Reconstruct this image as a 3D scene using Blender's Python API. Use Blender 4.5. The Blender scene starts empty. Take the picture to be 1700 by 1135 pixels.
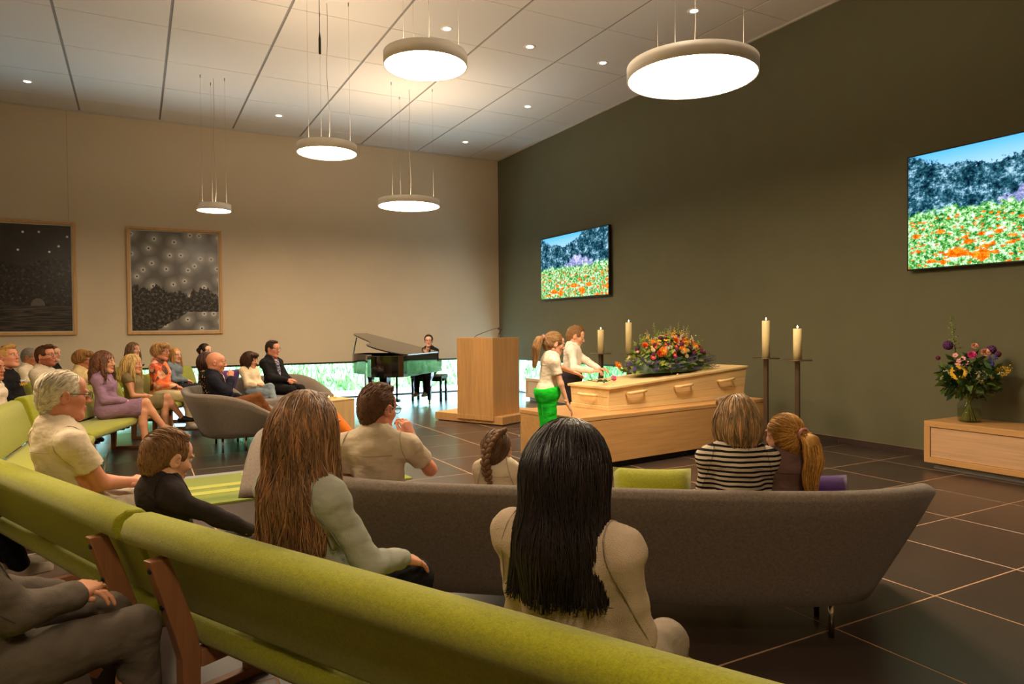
import bpy, bmesh, math, random
import numpy as np
from mathutils import Vector, Matrix

scene = bpy.context.scene
col = scene.collection
random.seed(7)
RNG = np.random.RandomState(11)

# ------------------------------------------------------------------ camera, world, exposure
CAM = (-7.2163, -13.9577, 1.38)
yaw, pitch, roll = 0.495392, -0.0200032, -0.0094321
Fv = Vector((math.sin(yaw) * math.cos(pitch), math.cos(yaw) * math.cos(pitch), math.sin(pitch)))
Rv = Vector((math.cos(yaw), -math.sin(yaw), 0))
Uv = Rv.cross(Fv)
R2 = Rv * math.cos(roll) + Uv * math.sin(roll)
U2 = -Rv * math.sin(roll) + Uv * math.cos(roll)
cd = bpy.data.cameras.new('camera')
cam = bpy.data.objects.new('camera', cd)
col.objects.link(cam)
cam.matrix_world = Matrix(((R2.x, U2.x, -Fv.x, CAM[0]), (R2.y, U2.y, -Fv.y, CAM[1]), (R2.z, U2.z, -Fv.z, CAM[2]), (0, 0, 0, 1)))
cd.sensor_width = 36.0
cd.lens = 1153.32 / 1700 * 36.0
cd.clip_start = 0.02
cd.clip_end = 200
scene.camera = cam

world = bpy.data.worlds.new('daylight_sky')
scene.world = world
world.use_nodes = True
bgn = world.node_tree.nodes['Background']
bgn.inputs[0].default_value = (0.50, 0.80, 1.0, 1)
bgn.inputs[1].default_value = 25.0

scene.view_settings.view_transform = 'Standard'
scene.view_settings.look = 'None'
scene.view_settings.gamma = 1.0
scene.view_settings.use_curve_mapping = False
scene.view_settings.exposure = 0.0
scene.cycles.use_denoising = True
scene.cycles.use_adaptive_sampling = True
scene.cycles.adaptive_threshold = 0.06
scene.cycles.max_bounces = 6
scene.cycles.diffuse_bounces = 3
scene.cycles.glossy_bounces = 3
scene.cycles.transmission_bounces = 6
scene.cycles.transparent_max_bounces = 24
scene.cycles.caustics_reflective = False
scene.cycles.caustics_refractive = False
scene.cycles.sample_clamp_indirect = 4.0

LAMP_COL = (1.0, 0.77, 0.52)
LAMP_DOWN = 64.0
LAMP_UP = 24.0
SPOT_COL = (1.0, 0.76, 0.50)
SPOT_W = 150.0

# ------------------------------------------------------------------ materials
MATS = {}

def srgb(r, g, b):
    f = lambda c: ((c / 255.0 + 0.055) / 1.055) ** 2.4 if c > 10.3 else c / 255.0 / 12.92
    return (f(r), f(g), f(b), 1.0)

class NT:
    def __init__(self, name):
        self.m = bpy.data.materials.new(name)
        self.m.use_nodes = True
        self.t = self.m.node_tree
        self.b = self.t.nodes['Principled BSDF']
        self.o = self.t.nodes['Material Output']
    def n(self, typ, **kw):
        nd = self.t.nodes.new('ShaderNode' + typ)
        for k, v in kw.items():
            if k.startswith('i_'):
                key = k[2:]
                key = int(key) if key.isdigit() else key.replace('_', ' ')
                self.set(nd.inputs[key], v)
            else:
                setattr(nd, k, v)
        return nd
    def set(self, sock, v):
        if isinstance(v, bpy.types.NodeSocket):
            self.t.links.new(v, sock)
        elif v is not None:
            sock.default_value = v
    def math(self, op, a, b=None, c=None):
        nd = self.n('Math', operation=op)
        for i, v in enumerate((a, b, c)):
            self.set(nd.inputs[i], v)
        return nd.outputs[0]
    def mix(self, fac, a, b, blend='MIX'):
        nd = self.n('Mix', data_type='RGBA', blend_type=blend)
        self.set(nd.inputs[0], fac)
        self.set(nd.inputs[6], a)
        self.set(nd.inputs[7], b)
        return nd.outputs[2]
    def ramp(self, fac, stops):
        nd = self.n('ValToRGB')
        e = nd.color_ramp.elements
        while len(e) < len(stops):
            e.new(0.5)
        for el, (p, c) in zip(e, stops):
            el.position = p
            el.color = c if len(c) == 4 else (*c, 1)
        self.set(nd.inputs[0], fac)
        return nd.outputs[0]
    def coord(self, which='Object', scale=(1, 1, 1), loc=(0, 0, 0)):
        tc = self.n('TexCoord')
        mp = self.n('Mapping')
        mp.inputs['Scale'].default_value = scale
        mp.inputs['Location'].default_value = loc
        self.t.links.new(tc.outputs[which], mp.inputs[0])
        return mp.outputs[0]
    def noise(self, vec, scale=5.0, detail=3.0, rough=0.5):
        nd = self.n('TexNoise')
        self.set(nd.inputs['Vector'], vec)
        nd.inputs['Scale'].default_value = scale
        nd.inputs['Detail'].default_value = detail
        nd.inputs['Roughness'].default_value = rough
        return nd.outputs[0]
    def bump(self, h, strength=0.3, dist=0.01):
        nd = self.n('Bump')
        nd.inputs['Strength'].default_value = strength
        nd.inputs['Distance'].default_value = dist
        self.set(nd.inputs['Height'], h)
        self.t.links.new(nd.outputs[0], self.b.inputs['Normal'])
    def base(self, c, rough=0.6, metal=0.0, spec=0.5):
        self.set(self.b.inputs['Base Color'], c)
        self.set(self.b.inputs['Roughness'], rough)
        self.b.inputs['Metallic'].default_value = metal
        self.b.inputs['Specular IOR Level'].default_value = spec
        return self

def sh(c, f):
    return (c[0] * f, c[1] * f, c[2] * f, 1)

def plain(name, c, rough=0.6, metal=0.0, spec=0.5):
    if name in MATS: return MATS[name]
    t = NT(name)
    nz = t.noise(t.coord('Object'), 9, 3)
    t.base(t.mix(nz, sh(c, 0.9), sh(c, 1.1)), rough, metal, spec)
    MATS[name] = t.m
    return t.m

def fabric(name, c, scale=350.0, var=0.35, rough=0.95, bump=0.35, fold=0.0):
    """woven cloth or felt: fine mottling, a little sheen, optional soft creases"""
    if name in MATS: return MATS[name]
    t = NT(name)
    co = t.coord('Object')
    n1 = t.noise(co, scale, 2, 0.7)
    n2 = t.noise(co, 6, 3, 0.6)
    cc = t.mix(n1, sh(c, 1 - var), sh(c, 1 + var))
    cc = t.mix(t.math('MULTIPLY', n2, 0.35), cc, sh(c, 0.85))
    t.base(cc, rough, 0, 0.2)
    t.b.inputs['Sheen Weight'].default_value = 0.15
    if fold > 0:
        f = t.noise(t.coord('Object', (1, 1, 0.6)), 13, 2, 0.45)
        h = t.math('ADD', t.math('MULTIPLY', n1, 0.05), t.math('MULTIPLY', f, fold))
        t.bump(h, 0.8, 0.05)
    else:
        t.bump(n1, bump, 0.003)
    MATS[name] = t.m
    return t.m

def felt(name, c, fleck=0.5):
    if name in MATS: return MATS[name]
    t = NT(name)
    co = t.coord('Object')
    n1 = t.noise(co, 240, 2, 0.8)
    n2 = t.noise(co, 80, 4, 0.7)
    n3 = t.noise(co, 3, 2, 0.5)
    v = t.math('ADD', t.math('MULTIPLY', n1, 0.55), t.math('MULTIPLY', n2, 0.45))
    cc = t.ramp(v, [(0.32, sh(c, 1 - fleck)), (0.5, c), (0.70, sh(c, 1 + fleck))])
    cc = t.mix(t.math('MULTIPLY', n3, 0.3), cc, sh(c, 0.8))
    t.base(cc, 1.0, 0, 0.1)
    t.b.inputs['Sheen Weight'].default_value = 0.25
    t.b.inputs['Sheen Roughness'].default_value = 0.6
    t.bump(v, 0.5, 0.004)
    MATS[name] = t.m
    return t.m

def wood(name, c, axis=0, rough=0.45, contrast=0.35, planks=0.0):
    """straight grained timber; the grain runs along the given object axis"""
    if name in MATS: return MATS[name]
    t = NT(name)
    sc = [14.0, 14.0, 14.0]; sc[axis] = 0.7
    co = t.coord('Object', tuple(sc))
    n1 = t.noise(co, 2.2, 5, 0.65)
    sc2 = [60.0, 60.0, 60.0]; sc2[axis] = 1.5
    n2 = t.noise(t.coord('Object', tuple(sc2)), 2.0, 3, 0.6)
    sc3 = [3.0, 3.0, 3.0]; sc3[axis] = 0.35
    n3 = t.noise(t.coord('Object', tuple(sc3)), 1.6, 2, 0.5)
    v = t.math('ADD', t.math('MULTIPLY', n1, 0.5), t.math('ADD', t.math('MULTIPLY', n2, 0.25), t.math('MULTIPLY', n3, 0.25)))
    cc = t.ramp(v, [(0.34, sh(c, 1 - contrast)), (0.5, c), (0.66, (min(1, c[0] * (1 + contrast)), min(1, c[1] * (1 + contrast * 0.9)), c[2] * (1 + contrast * 0.7), 1))])
    t.base(cc, rough, 0, 0.4)
    t.bump(n2, 0.12, 0.002)
    MATS[name] = t.m
    return t.m

def emit(name, c, s):
    if name in MATS: return MATS[name]
    t = NT(name)
    e = t.n('Emission')
    e.inputs[0].default_value = (*c[:3], 1)
    e.inputs[1].default_value = s
    t.t.links.new(e.outputs[0], t.o.inputs[0])
    MATS[name] = t.m
    return t.m

def glass(name, c=(1, 1, 1, 1), rough=0.0, ior=1.45, thin=False):
    if name in MATS: return MATS[name]
    t = NT(name)
    if thin:
        tr = t.n('BsdfTransparent'); tr.inputs[0].default_value = c
        gl = t.n('BsdfGlossy'); gl.inputs['Roughness'].default_value = 0.02
        fr = t.n('Fresnel'); fr.inputs[0].default_value = 1.4
        mx = t.n('MixShader'); ge = t.n('NewGeometry')
        t.t.links.new(t.math('MULTIPLY', fr.outputs[0], t.math('SUBTRACT', 1.0, ge.outputs['Backfacing'])), mx.inputs[0]); t.t.links.new(tr.outputs[0], mx.inputs[1]); t.t.links.new(gl.outputs[0], mx.inputs[2])
        t.t.links.new(mx.outputs[0], t.o.inputs[0])
    else:
        t.base(c, rough, 0, 0.5)
        t.b.inputs['Transmission Weight'].default_value = 1.0
        t.b.inputs['IOR'].default_value = ior
    MATS[name] = t.m
    return t.m

# ------------------------------------------------------------------ mesh helpers
class MB:
    """collects shapes, then links them as one mesh object"""
    def __init__(self):
        self.v = []; self.f = []; self.mi = []; self.sm = []
    def add(self, vs, fs, mi=0, smooth=False):
        o = len(self.v)
        self.v.extend([tuple(map(float, p)) for p in vs])
        self.f.extend([tuple(i + o for i in f) for f in fs])
        self.mi.extend([mi] * len(fs)); self.sm.extend([smooth] * len(fs))
        return self
    def box(self, lo, hi, mi=0, M=None):
        x0, y0, z0 = lo; x1, y1, z1 = hi
        vs = [(x0, y0, z0), (x1, y0, z0), (x1, y1, z0), (x0, y1, z0), (x0, y0, z1), (x1, y0, z1), (x1, y1, z1), (x0, y1, z1)]
        if M is not None: vs = [tuple(M @ Vector(p)) for p in vs]
        return self.add(vs, [(0, 3, 2, 1), (4, 5, 6, 7), (0, 1, 5, 4), (1, 2, 6, 5), (2, 3, 7, 6), (3, 0, 4, 7)], mi)
    def tube(self, pts, r, n=8, mi=0, caps=True, smooth=True):
        pts = [Vector(p) for p in pts]
        rs = r if isinstance(r, (list, tuple)) else [r] * len(pts)
        vs = []; fs = []
        up = None
        for i, p in enumerate(pts):
            d = (pts[min(i + 1, len(pts) - 1)] - pts[max(i - 1, 0)])
            d = d.normalized() if d.length > 1e-9 else Vector((0, 0, 1))
            if up is None:
                up = d.orthogonal().normalized()
            else:
                up = (up - d * up.dot(d))
                up = up.normalized() if up.length > 1e-6 else d.orthogonal().normalized()
            w = d.cross(up)
            for k in range(n):
                a = 2 * math.pi * k / n
                vs.append(p + (up * math.cos(a) + w * math.sin(a)) * rs[i])
        for i in range(len(pts) - 1):
            for k in range(n):
                k2 = (k + 1) % n
                fs.append((i * n + k, i * n + k2, (i + 1) * n + k2, (i + 1) * n + k))
        self.add(vs, fs, mi, smooth)
        if caps:
            o = len(self.v) - len(vs)
            self.f.append(tuple(o + k for k in range(n))[::-1]); self.mi.append(mi); self.sm.append(False)
            e = o + (len(pts) - 1) * n
            self.f.append(tuple(e + k for k in range(n))); self.mi.append(mi); self.sm.append(False)
        return self
    def lathe(self, prof, n=24, c=(0, 0, 0), mi=0, smooth=True):
        vs = []; fs = []
        for (r, z) in prof:
            for k in range(n):
                a = 2 * math.pi * k / n
                vs.append((c[0] + r * math.cos(a), c[1] + r * math.sin(a), c[2] + z))
        for i in range(len(prof) - 1):
            for k in range(n):
                k2 = (k + 1) % n
                fs.append((i * n + k, i * n + k2, (i + 1) * n + k2, (i + 1) * n + k))
        return self.add(vs, fs, mi, smooth)
    def ball(self, c, r, n=10, m=6, mi=0, sc=(1, 1, 1)):
        vs = []; fs = []
        for i in range(m + 1):
            th = math.pi * i / m
            for k in range(n):
                a = 2 * math.pi * k / n
                vs.append((c[0] + r * sc[0] * math.sin(th) * math.cos(a), c[1] + r * sc[1] * math.sin(th) * math.sin(a), c[2] + r * sc[2] * math.cos(th)))
        for i in range(m):
            for k in range(n):
                k2 = (k + 1) % n
                fs.append((i * n + k, (i + 1) * n + k, (i + 1) * n + k2, i * n + k2))
        return self.add(vs, fs, mi, True)
    def extrude(self, prof, x0, x1, mi=0, smooth=False, segs=1):
        """profile of (y,z) points swept along x"""
        n = len(prof); vs = []; fs = []
        for s in range(segs + 1):
            x = x0 + (x1 - x0) * s / segs
            vs += [(x, y, z) for (y, z) in prof]
        for s in range(segs):
            for k in range(n):
                k2 = (k + 1) % n
                fs.append((s * n + k, s * n + k2, (s + 1) * n + k2, (s + 1) * n + k))
        self.add(vs, fs, mi, smooth)
        o = len(self.v) - len(vs)
        self.f.append(tuple(o + k for k in range(n))[::-1]); self.mi.append(mi); self.sm.append(False)
        self.f.append(tuple(o + segs * n + k for k in range(n))); self.mi.append(mi); self.sm.append(False)
        return self
    def mesh(self, name, mats):
        me = bpy.data.meshes.new(name)
        me.from_pydata(self.v, [], self.f)
        for m in (mats if isinstance(mats, (list, tuple)) else [mats]):
            me.materials.append(m)
        me.polygons.foreach_set('material_index', self.mi)
        me.polygons.foreach_set('use_smooth', self.sm)
        me.update()
        return me
    def build(self, name, mats, parent=None, bevel=0.0, segs=2, loc=None, rotz=None, recalc=True, subsurf=0, solid=0):
        me = self.mesh(name, mats)
        if recalc or bevel > 0:
            bm = bmesh.new(); bm.from_mesh(me)
            if recalc: bmesh.ops.recalc_face_normals(bm, faces=bm.faces)
            bm.to_mesh(me); bm.free()
        o = bpy.data.objects.new(name, me)
        col.objects.link(o)
        if parent is not None: o.parent = parent
        if loc is not None: o.location = loc
        if rotz is not None: o.rotation_euler = (0, 0, rotz)
        if subsurf:
            md = o.modifiers.new('smooth', 'SUBSURF'); md.levels = subsurf; md.render_levels = subsurf
        if bevel > 0:
            md = o.modifiers.new('edge', 'BEVEL'); md.width = bevel; md.segments = segs; md.limit_method = 'ANGLE'; md.angle_limit = math.radians(40)
        return o

def link_mesh(name, me, parent=None, loc=None, rot=None, scale=None):
    o = bpy.data.objects.new(name, me)
    col.objects.link(o)
    if parent is not None: o.parent = parent
    if loc is not None: o.location = loc
    if rot is not None: o.rotation_euler = rot
    if scale is not None: o.scale = scale if hasattr(scale, '__len__') else (scale,) * 3
    return o

def tag(o, label=None, cat=None, group=None, kind=None):
    if label: o['label'] = label
    if cat: o['category'] = cat
    if group: o['group'] = group
    if kind: o['kind'] = kind
    return o

def thing(name, label, cat, loc=(0, 0, 0), rotz=0.0, group=None):
    o = bpy.data.objects.new(name, None)
    o.empty_display_size = 0.1
    col.objects.link(o)
    o.location = loc; o.rotation_euler = (0, 0, rotz)
    return tag(o, label, cat, group)

def rrect(w, h, r, n=4):
    """rounded rectangle outline centred on 0"""
    pts = []
    for (cx, cy, a0) in ((w / 2 - r, h / 2 - r, 0), (-w / 2 + r, h / 2 - r, 90), (-w / 2 + r, -h / 2 + r, 180), (w / 2 - r, -h / 2 + r, 270)):
        for i in range(n + 1):
            a = math.radians(a0 + 90 * i / n)
            pts.append((cx + r * math.cos(a), cy + r * math.sin(a)))
    return pts

# ------------------------------------------------------------------ the room
H = 5.166
XL, YB = -11.0, -17.4
m_green = NT('olive_green_plaster')
nz = m_green.noise(m_green.coord('Object'), 3, 4)
fine = m_green.noise(m_green.coord('Object'), 90, 2)
m_green.base(m_green.mix(nz, srgb(98, 96, 72), srgb(105, 103, 78)), 0.85, 0, 0.3)
m_green.bump(fine, 0.08, 0.002)
m_green = m_green.m
m_cream = NT('cream_plaster')
nz = m_cream.noise(m_cream.coord('Object'), 2, 4)
m_cream.base(m_cream.mix(nz, srgb(203, 186, 160), srgb(212, 195, 168)), 0.9, 0, 0.2)
m_cream.bump(m_cream.noise(m_cream.coord('Object'), 120, 2), 0.06, 0.002)
m_cream = m_cream.m
m_black = plain('black_metal_frame', srgb(22, 24, 26), 0.4)
m_alu = plain('pale_aluminium', srgb(200, 205, 208), 0.35, 0.6)

def struct(o):
    o['kind'] = 'structure'
    return o

WZ = 0.735      # head of the low strip windows
w = MB().box((XL, 0, WZ), (0.0, 0.3, H + 0.25)).box((XL, 0, -0.05), (XL + 0.4, 0.3, WZ))
wall_far = struct(w.build('wall_far', m_cream))
tag(wall_far, 'cream plaster wall above the low strip window')
w = MB().box((0, YB, -0.05), (0.3, -4.75, H + 0.25)).box((0, -4.75, WZ), (0.3, 0.3, H + 0.25)).box((0, -0.22, -0.05), (0.3, 0.3, WZ))
wall_green = struct(w.build('wall_right', m_green))
tag(wall_green, 'olive green plaster wall with two screens')
struct(tag(MB().box((XL - 0.3, YB, -0.05), (XL, 0.3, H + 0.25)).build('wall_left', m_cream), 'cream wall on the side of the benches'))
struct(tag(MB().box((XL - 0.3, YB - 0.3, -0.05), (0.3, YB, H + 0.25)).build('wall_back', m_cream), 'cream wall behind the last bench row'))
# vertical joint in the cream cladding, a strip slightly darker than the wall
struct(tag(MB().box((-8.20, -0.004, 3.25), (-8.19, 0.0, H)).build('trim_1', plain('joint_tan', srgb(186, 168, 142), 0.9)), 'thin vertical joint in the cream wall'))

# floor: slab with recessed joints, tiles laid one by one
m_grout = plain('pale_brown_grout', srgb(188, 150, 118), 0.8)
floor = struct(tag(MB().box((XL, YB, -0.12), (0, 0, -0.0012)).build('floor', m_grout), 'dark brown ceramic tile floor with pale joints'))
t = NT('dark_brown_tile')
oi = t.n('ObjectInfo')
n1 = t.noise(t.coord('Object', (1, 1, 1)), 5, 6, 0.7)
n2 = t.noise(t.coord('Object'), 60, 3, 0.6)
c0 = t.mix(n1, srgb(56, 45, 40), srgb(74, 61, 54))
hs = t.n('HueSaturation'); t.set(hs.inputs['Value'], t.math('ADD', t.math('MULTIPLY', oi.outputs['Random'], 0.22), 0.88)); t.set(hs.inputs['Color'], c0)
t.base(hs.outputs[0], 0.30, 0, 0.45)
m_tile = t.m
PX, PY = 0.771, 0.7875
def tile_mesh(w, d):
    b = MB()
    g = 0.0045
    e = 0.002
    pts = [(-w / 2 + g, -d / 2 + g), (w / 2 - g, -d / 2 + g), (w / 2 - g, d / 2 - g), (-w / 2 + g, d / 2 - g)]
    vs = [(x, y, -0.004) for x, y in pts] + [(x, y, -e) for x, y in pts] + [(x * (1 - 2 * e / w), y * (1 - 2 * e / d), 0) for x, y in pts]
    fs = [(8, 9, 10, 11)]
    for k in range(4):
        k2 = (k + 1) % 4
        fs += [(k, k2, 4 + k2, 4 + k), (4 + k, 4 + k2, 8 + k2, 8 + k)]
    return b.add(vs, fs).mesh('tile', m_tile)
tm = tile_mesh(PX, PY)
xs = [-0.585 - PX * k for k in range(-1, 14)]
ys = [-11.89 + PY * k for k in range(-7, 16)]
cuts = {}
rest = MB()
ntile = 0
for x1 in xs:
    for y0 in ys:
        x0 = x1 - PX; y1 = y0 + PY
        ax0, ax1, ay0, ay1 = max(x0, XL), min(x1, 0.0), max(y0, YB), min(y1, 0.0)
        if ax1 - ax0 < 0.02 or ay1 - ay0 < 0.02: continue
        cx, cy = (ax0 + ax1) / 2, (ay0 + ay1) / 2
        # tiles behind the camera or far to the left are joined
        dv = Vector((cx - CAM[0], cy - CAM[1], 0)); fz = dv.dot(Fv); rx = dv.dot(Rv)
        if fz > 0.9 and abs(rx) < fz * 0.78 + 1.0 and ntile < 300:
            key = (round(ax1 - ax0, 2), round(ay1 - ay0, 2))
            if key not in cuts:
                cuts[key] = tm if abs(key[0] - PX) < 0.011 and abs(key[1] - PY) < 0.011 else tile_mesh(ax1 - ax0, ay1 - ay0)
            link_mesh('tile', cuts[key], floor, (cx, cy, 0))
            ntile += 1
        else:
            rest.box((ax0 + .0035, ay0 + .0035, -.004), (ax1 - .0035, ay1 - .0035, 0))
ro = rest.build('tile_remainder', m_tile, floor); ro['kind'] = 'stuff'

# skirting tiles along the green wall
sk = struct(tag(MB().box((-0.008, YB, 0.0), (0.0, -4.78, 0.072)).build('baseboard_right', m_grout), 'dark tile skirting along the green wall'))
y = -4.80
skm = MB().box((-0.006, -0.396, -0.035), (0.0055, 0.396, 0.035)).mesh('skirting_tile', m_tile)
y = -5.035
while y > -16.9:
    link_mesh('skirting_tile', skm, sk, (-0.012, y, 0.0365))
    y -= 0.80

# ceiling: bulkhead slab and panels
m_ceilgap = plain('grey_ceiling_reveal', srgb(140, 135, 128), 0.8)
ceiling = struct(tag(MB().box((XL, YB, H - 0.010), (0, 0, H + 0.25)).build('ceiling', m_ceilgap), 'white panelled suspended ceiling'))
t = NT('white_acoustic_panel')
n1 = t.noise(t.coord('Object'), 180, 2, 0.7)
t.base(t.mix(n1, srgb(212, 205, 196), srgb(226, 219, 210)), 0.95, 0, 0.2)
t.bump(n1, 0.1, 0.002)
m_panel = t.m
CP = 1.217
cx_lines = [0.0, -0.70] + [-0.70 - CP * k for k in range(1, 9)] + [XL]
cy_lines = [0.0] + [-0.66 - CP * k for k in range(0, 14)] + [YB]
pc = {}
for i in range(len(cx_lines) - 1):
    for j in range(len(cy_lines) - 1):
        x1, x0 = cx_lines[i], cx_lines[i + 1]; y1, y0 = cy_lines[j], cy_lines[j + 1]
        if x1 - x0 < 0.05 or y1 - y0 < 0.05: continue
        key = (round(x1 - x0, 3), round(y1 - y0, 3))
        if key not in pc:
            wx, wy = key
            gx = 0.016 if wx > 0.8 else 0.010
            pc[key] = MB().box((-wx / 2 + gx, -wy / 2 + .005, -0.001), (wx / 2 - gx, wy / 2 - .005, 0.02)).mesh('ceiling_panel', m_panel)
        link_mesh('ceiling_panel', pc[key], ceiling, ((x0 + x1) / 2, (y0 + y1) / 2, H - 0.019))
struct(tag(MB().box((-0.03, YB, H - 0.045), (-0.002, 0, H - 0.02)).build('trim_2', plain('pale_edge_angle', srgb(190, 184, 172), 0.6)), 'pale edge strip where ceiling meets the green wall'))
struct(tag(MB().box((XL, -0.025, H - 0.045), (-0.03, -0.002, H - 0.02)).build('trim_3', MATS['pale_edge_angle']), 'pale edge strip where ceiling meets the cream wall'))

# ------------------------------------------------------------------ low strip windows and the garden outside
m_pane = glass('window_glass', (0.93, 0.98, 0.98, 1), thin=True)
def strip_window(name, label, a, b, axis, mulls):
    r = bpy.data.objects.new(name, None); col.objects.link(r); tag(r, label, None, None, 'structure')
    lo, hi = min(a, b), max(a, b)
    def bx(s0, s1, t0, t1, z0, z1):
        return ((s0, t0, z0), (s1, t1, z1)) if axis == 0 else ((t0, s0, z0), (t1, s1, z1))
    MB().box(*bx(lo, hi, 0.0, 0.08, WZ - 0.035, WZ)).build('top_frame', m_black, r)
    MB().box(*bx(lo, hi, 0.0, 0.08, 0.0, 0.03)).build('bottom_frame', m_black, r)
    edges = [lo] + list(mulls) + [hi]
    for k in range(len(edges) - 1):
        MB().box(*bx(edges[k] + 0.02, edges[k + 1] - 0.02, 0.035, 0.047, 0.03, WZ - 0.035)).build('pane', m_pane, r)
    for m in mulls + [lo + 0.02, hi - 0.02]:
        MB().box(*bx(m - 0.02, m + 0.02, 0.0, 0.08, 0.03, WZ - 0.035)).build('mullion', m_alu, r)
    return r
strip_window('window_1', 'low strip window along the foot of the cream wall', XL + 0.4, 0.0, 0, [-8.4, -6.2, -3.1])
strip_window('window_2', 'low strip window at the foot of the green wall', -4.75, -0.22, 1, [-0.93])

m_pave = NT('pale_paving')
nz = m_pave.noise(m_pave.coord('Object'), 8, 4)
m_pave.base(m_pave.mix(nz, srgb(190, 165, 160), srgb(215, 190, 185)), 0.9)
m_pave = m_pave.m
t = NT('grass_blades')
oi = t.noise(t.coord('Object'), 3.5, 4, 0.7)
t.base(t.ramp(oi, [(0.3, srgb(60, 105, 48)), (0.48, srgb(110, 150, 80)), (0.60, srgb(190, 205, 150)), (0.75, srgb(190, 140, 110))]), 0.7)
m_grass = t.m
m_soil = plain('bank_soil', srgb(120, 140, 100), 0.95)
gp = struct(tag(MB().box((XL - 2, 0.32, -0.10), (6, 1.9, -0.02)).box((0.32, -8, -0.10), (2.0, 0.32, -0.02)).build('terrace_paving', m_pave), 'pale paving strip outside the windows'))
def bank(name, label, pts_fn, n, m, seed):
    """grassy slope with thousands of blades"""
    rs = np.random.RandomState(seed)
    vs = []; fs = []
    for i in range(n + 1):
        for j in range(m + 1):
            vs.append(pts_fn(i / n, j / m))
    for i in range(n):
        for j in range(m):
            a = i * (m + 1) + j
            fs.append((a, a + m + 1, a + m + 2, a + 1))
    b = MB().add(vs, fs, 0, True)
    for k in range(9000):
        s, tt = rs.rand(), rs.rand() ** 1.3
        p = Vector(pts_fn(s, tt))
        h = 0.10 + 0.22 * rs.rand(); a = rs.rand() * 6.283; wd = 0.012 + 0.018 * rs.rand()
        dx, dy = math.cos(a) * wd, math.sin(a) * wd
        lx, ly = (rs.rand() - .5) * 0.2, (rs.rand() - .5) * 0.2
        b.add([(p.x - dx, p.y - dy, p.z - .02), (p.x + dx, p.y + dy, p.z - .02), (p.x + lx + dx * .5, p.y + ly + dy * .5, p.z + h * .7), (p.x + lx * 1.6, p.y + ly * 1.6, p.z + h)], [(0, 1, 2), (0, 2, 3)], 1)
    o = b.build(name, [m_soil, m_grass], recalc=False)
    return tag(o, label, 'grass', None, 'stuff')
bank('grass_bank', 'sunlit grassy bank outside the cream wall window', lambda s, q: (XL - 2 + s * 17, 1.9 + q * 4.2, -0.05 + 1.45 * q ** 0.8 + 0.1 * math.sin(s * 40) * q), 60, 8, 3)
bank('grass_bank', 'tall grass outside the green wall window', lambda s, q: (2.0 + q * 3.5, -8 + s * 9.5, -0.05 + 1.5 * q ** 0.8), 40, 8, 4)
# ------------------------------------------------------------------ lamps
m_white = plain('white_lamp_housing', srgb(244, 240, 234), 0.5)
m_steel = plain('brushed_steel', srgb(150, 145, 138), 0.35, 0.9)
m_cable = plain('grey_cable', srgb(150, 142, 130), 0.6)
m_diff = emit('lit_diffuser', LAMP_COL, LAMP_DOWN)
m_up = emit('lit_upper_ring', LAMP_COL, LAMP_UP)

def pendant(x, y, z, d, label):
    r = d / 2; h = 0.10
    o = thing('pendant_lamp', label, 'lamp', (x, y, z), 0, 'round pendant lamps')
    MB().lathe([(r * 0.975, 0.012), (r * 0.975, 0.0), (r, 0.0), (r, h), (r * 0.93, h), (r * 0.93, h - 0.01)], 56).build('housing', m_white, o)
    MB().lathe([(0.0, 0.010), (r * 0.975, 0.010)], 56).build('diffuser', m_diff, o, recalc=False)
    MB().lathe([(0.0, h - 0.012), (r * 0.93, h - 0.012)], 56).build('upper_diffuser', m_up, o, recalc=False)
    top = H - 0.02 - z
    for k in range(3):
        a = math.radians(90 + 120 * k)
        px, py = r * 0.80 * math.cos(a), r * 0.80 * math.sin(a)
        MB().tube([(px, py, h - 0.02), (px, py, top)], 0.0009, 5).lathe([(0.0, top - 0.045), (0.006, top - 0.045), (0.006, top), (0.0, top)], 8, (px, py, 0)).build('suspension_wire', m_steel, o)
    pts = [(0.02 + 0.02 * math.sin(i * 0.9) * (1 - i / 10), 0.01 * math.cos(i), h - 0.02 + (top - h + 0.02) * i / 10) for i in range(11)]
    MB().tube(pts, 0.0028, 6).build('cable', m_cable, o)
    return o
pendant(-6.16, -2.65, 3.175, 0.48, 'smallest white disc pendant lamp, hanging before the framed pictures')
pendant(-3.395, -3.51, 3.31, 0.97, 'white disc pendant lamp hanging lowest, between the piano and the small screen')
pendant(-5.236, -5.83, 3.42, 0.68, 'white disc pendant lamp hanging just under the black hanging microphone')
pendant(-5.10, -8.60, 3.52, 0.68, 'white disc pendant lamp at the top centre, second largest in view')
pendant(-3.49, -9.96, 3.25, 0.97, 'largest white disc pendant lamp, in front of the green wall')
pendant(-8.6, -9.2, 3.4, 0.97, 'added unseen disc pendant lamp over the green benches beside the old man')  # out of view, added to brighten the foreground
pendant(-7.4, -15.2, 3.6, 0.68, 'added unseen disc pendant lamp over the last bench row')  # also an added lamp outside the frame, for foreground light

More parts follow.
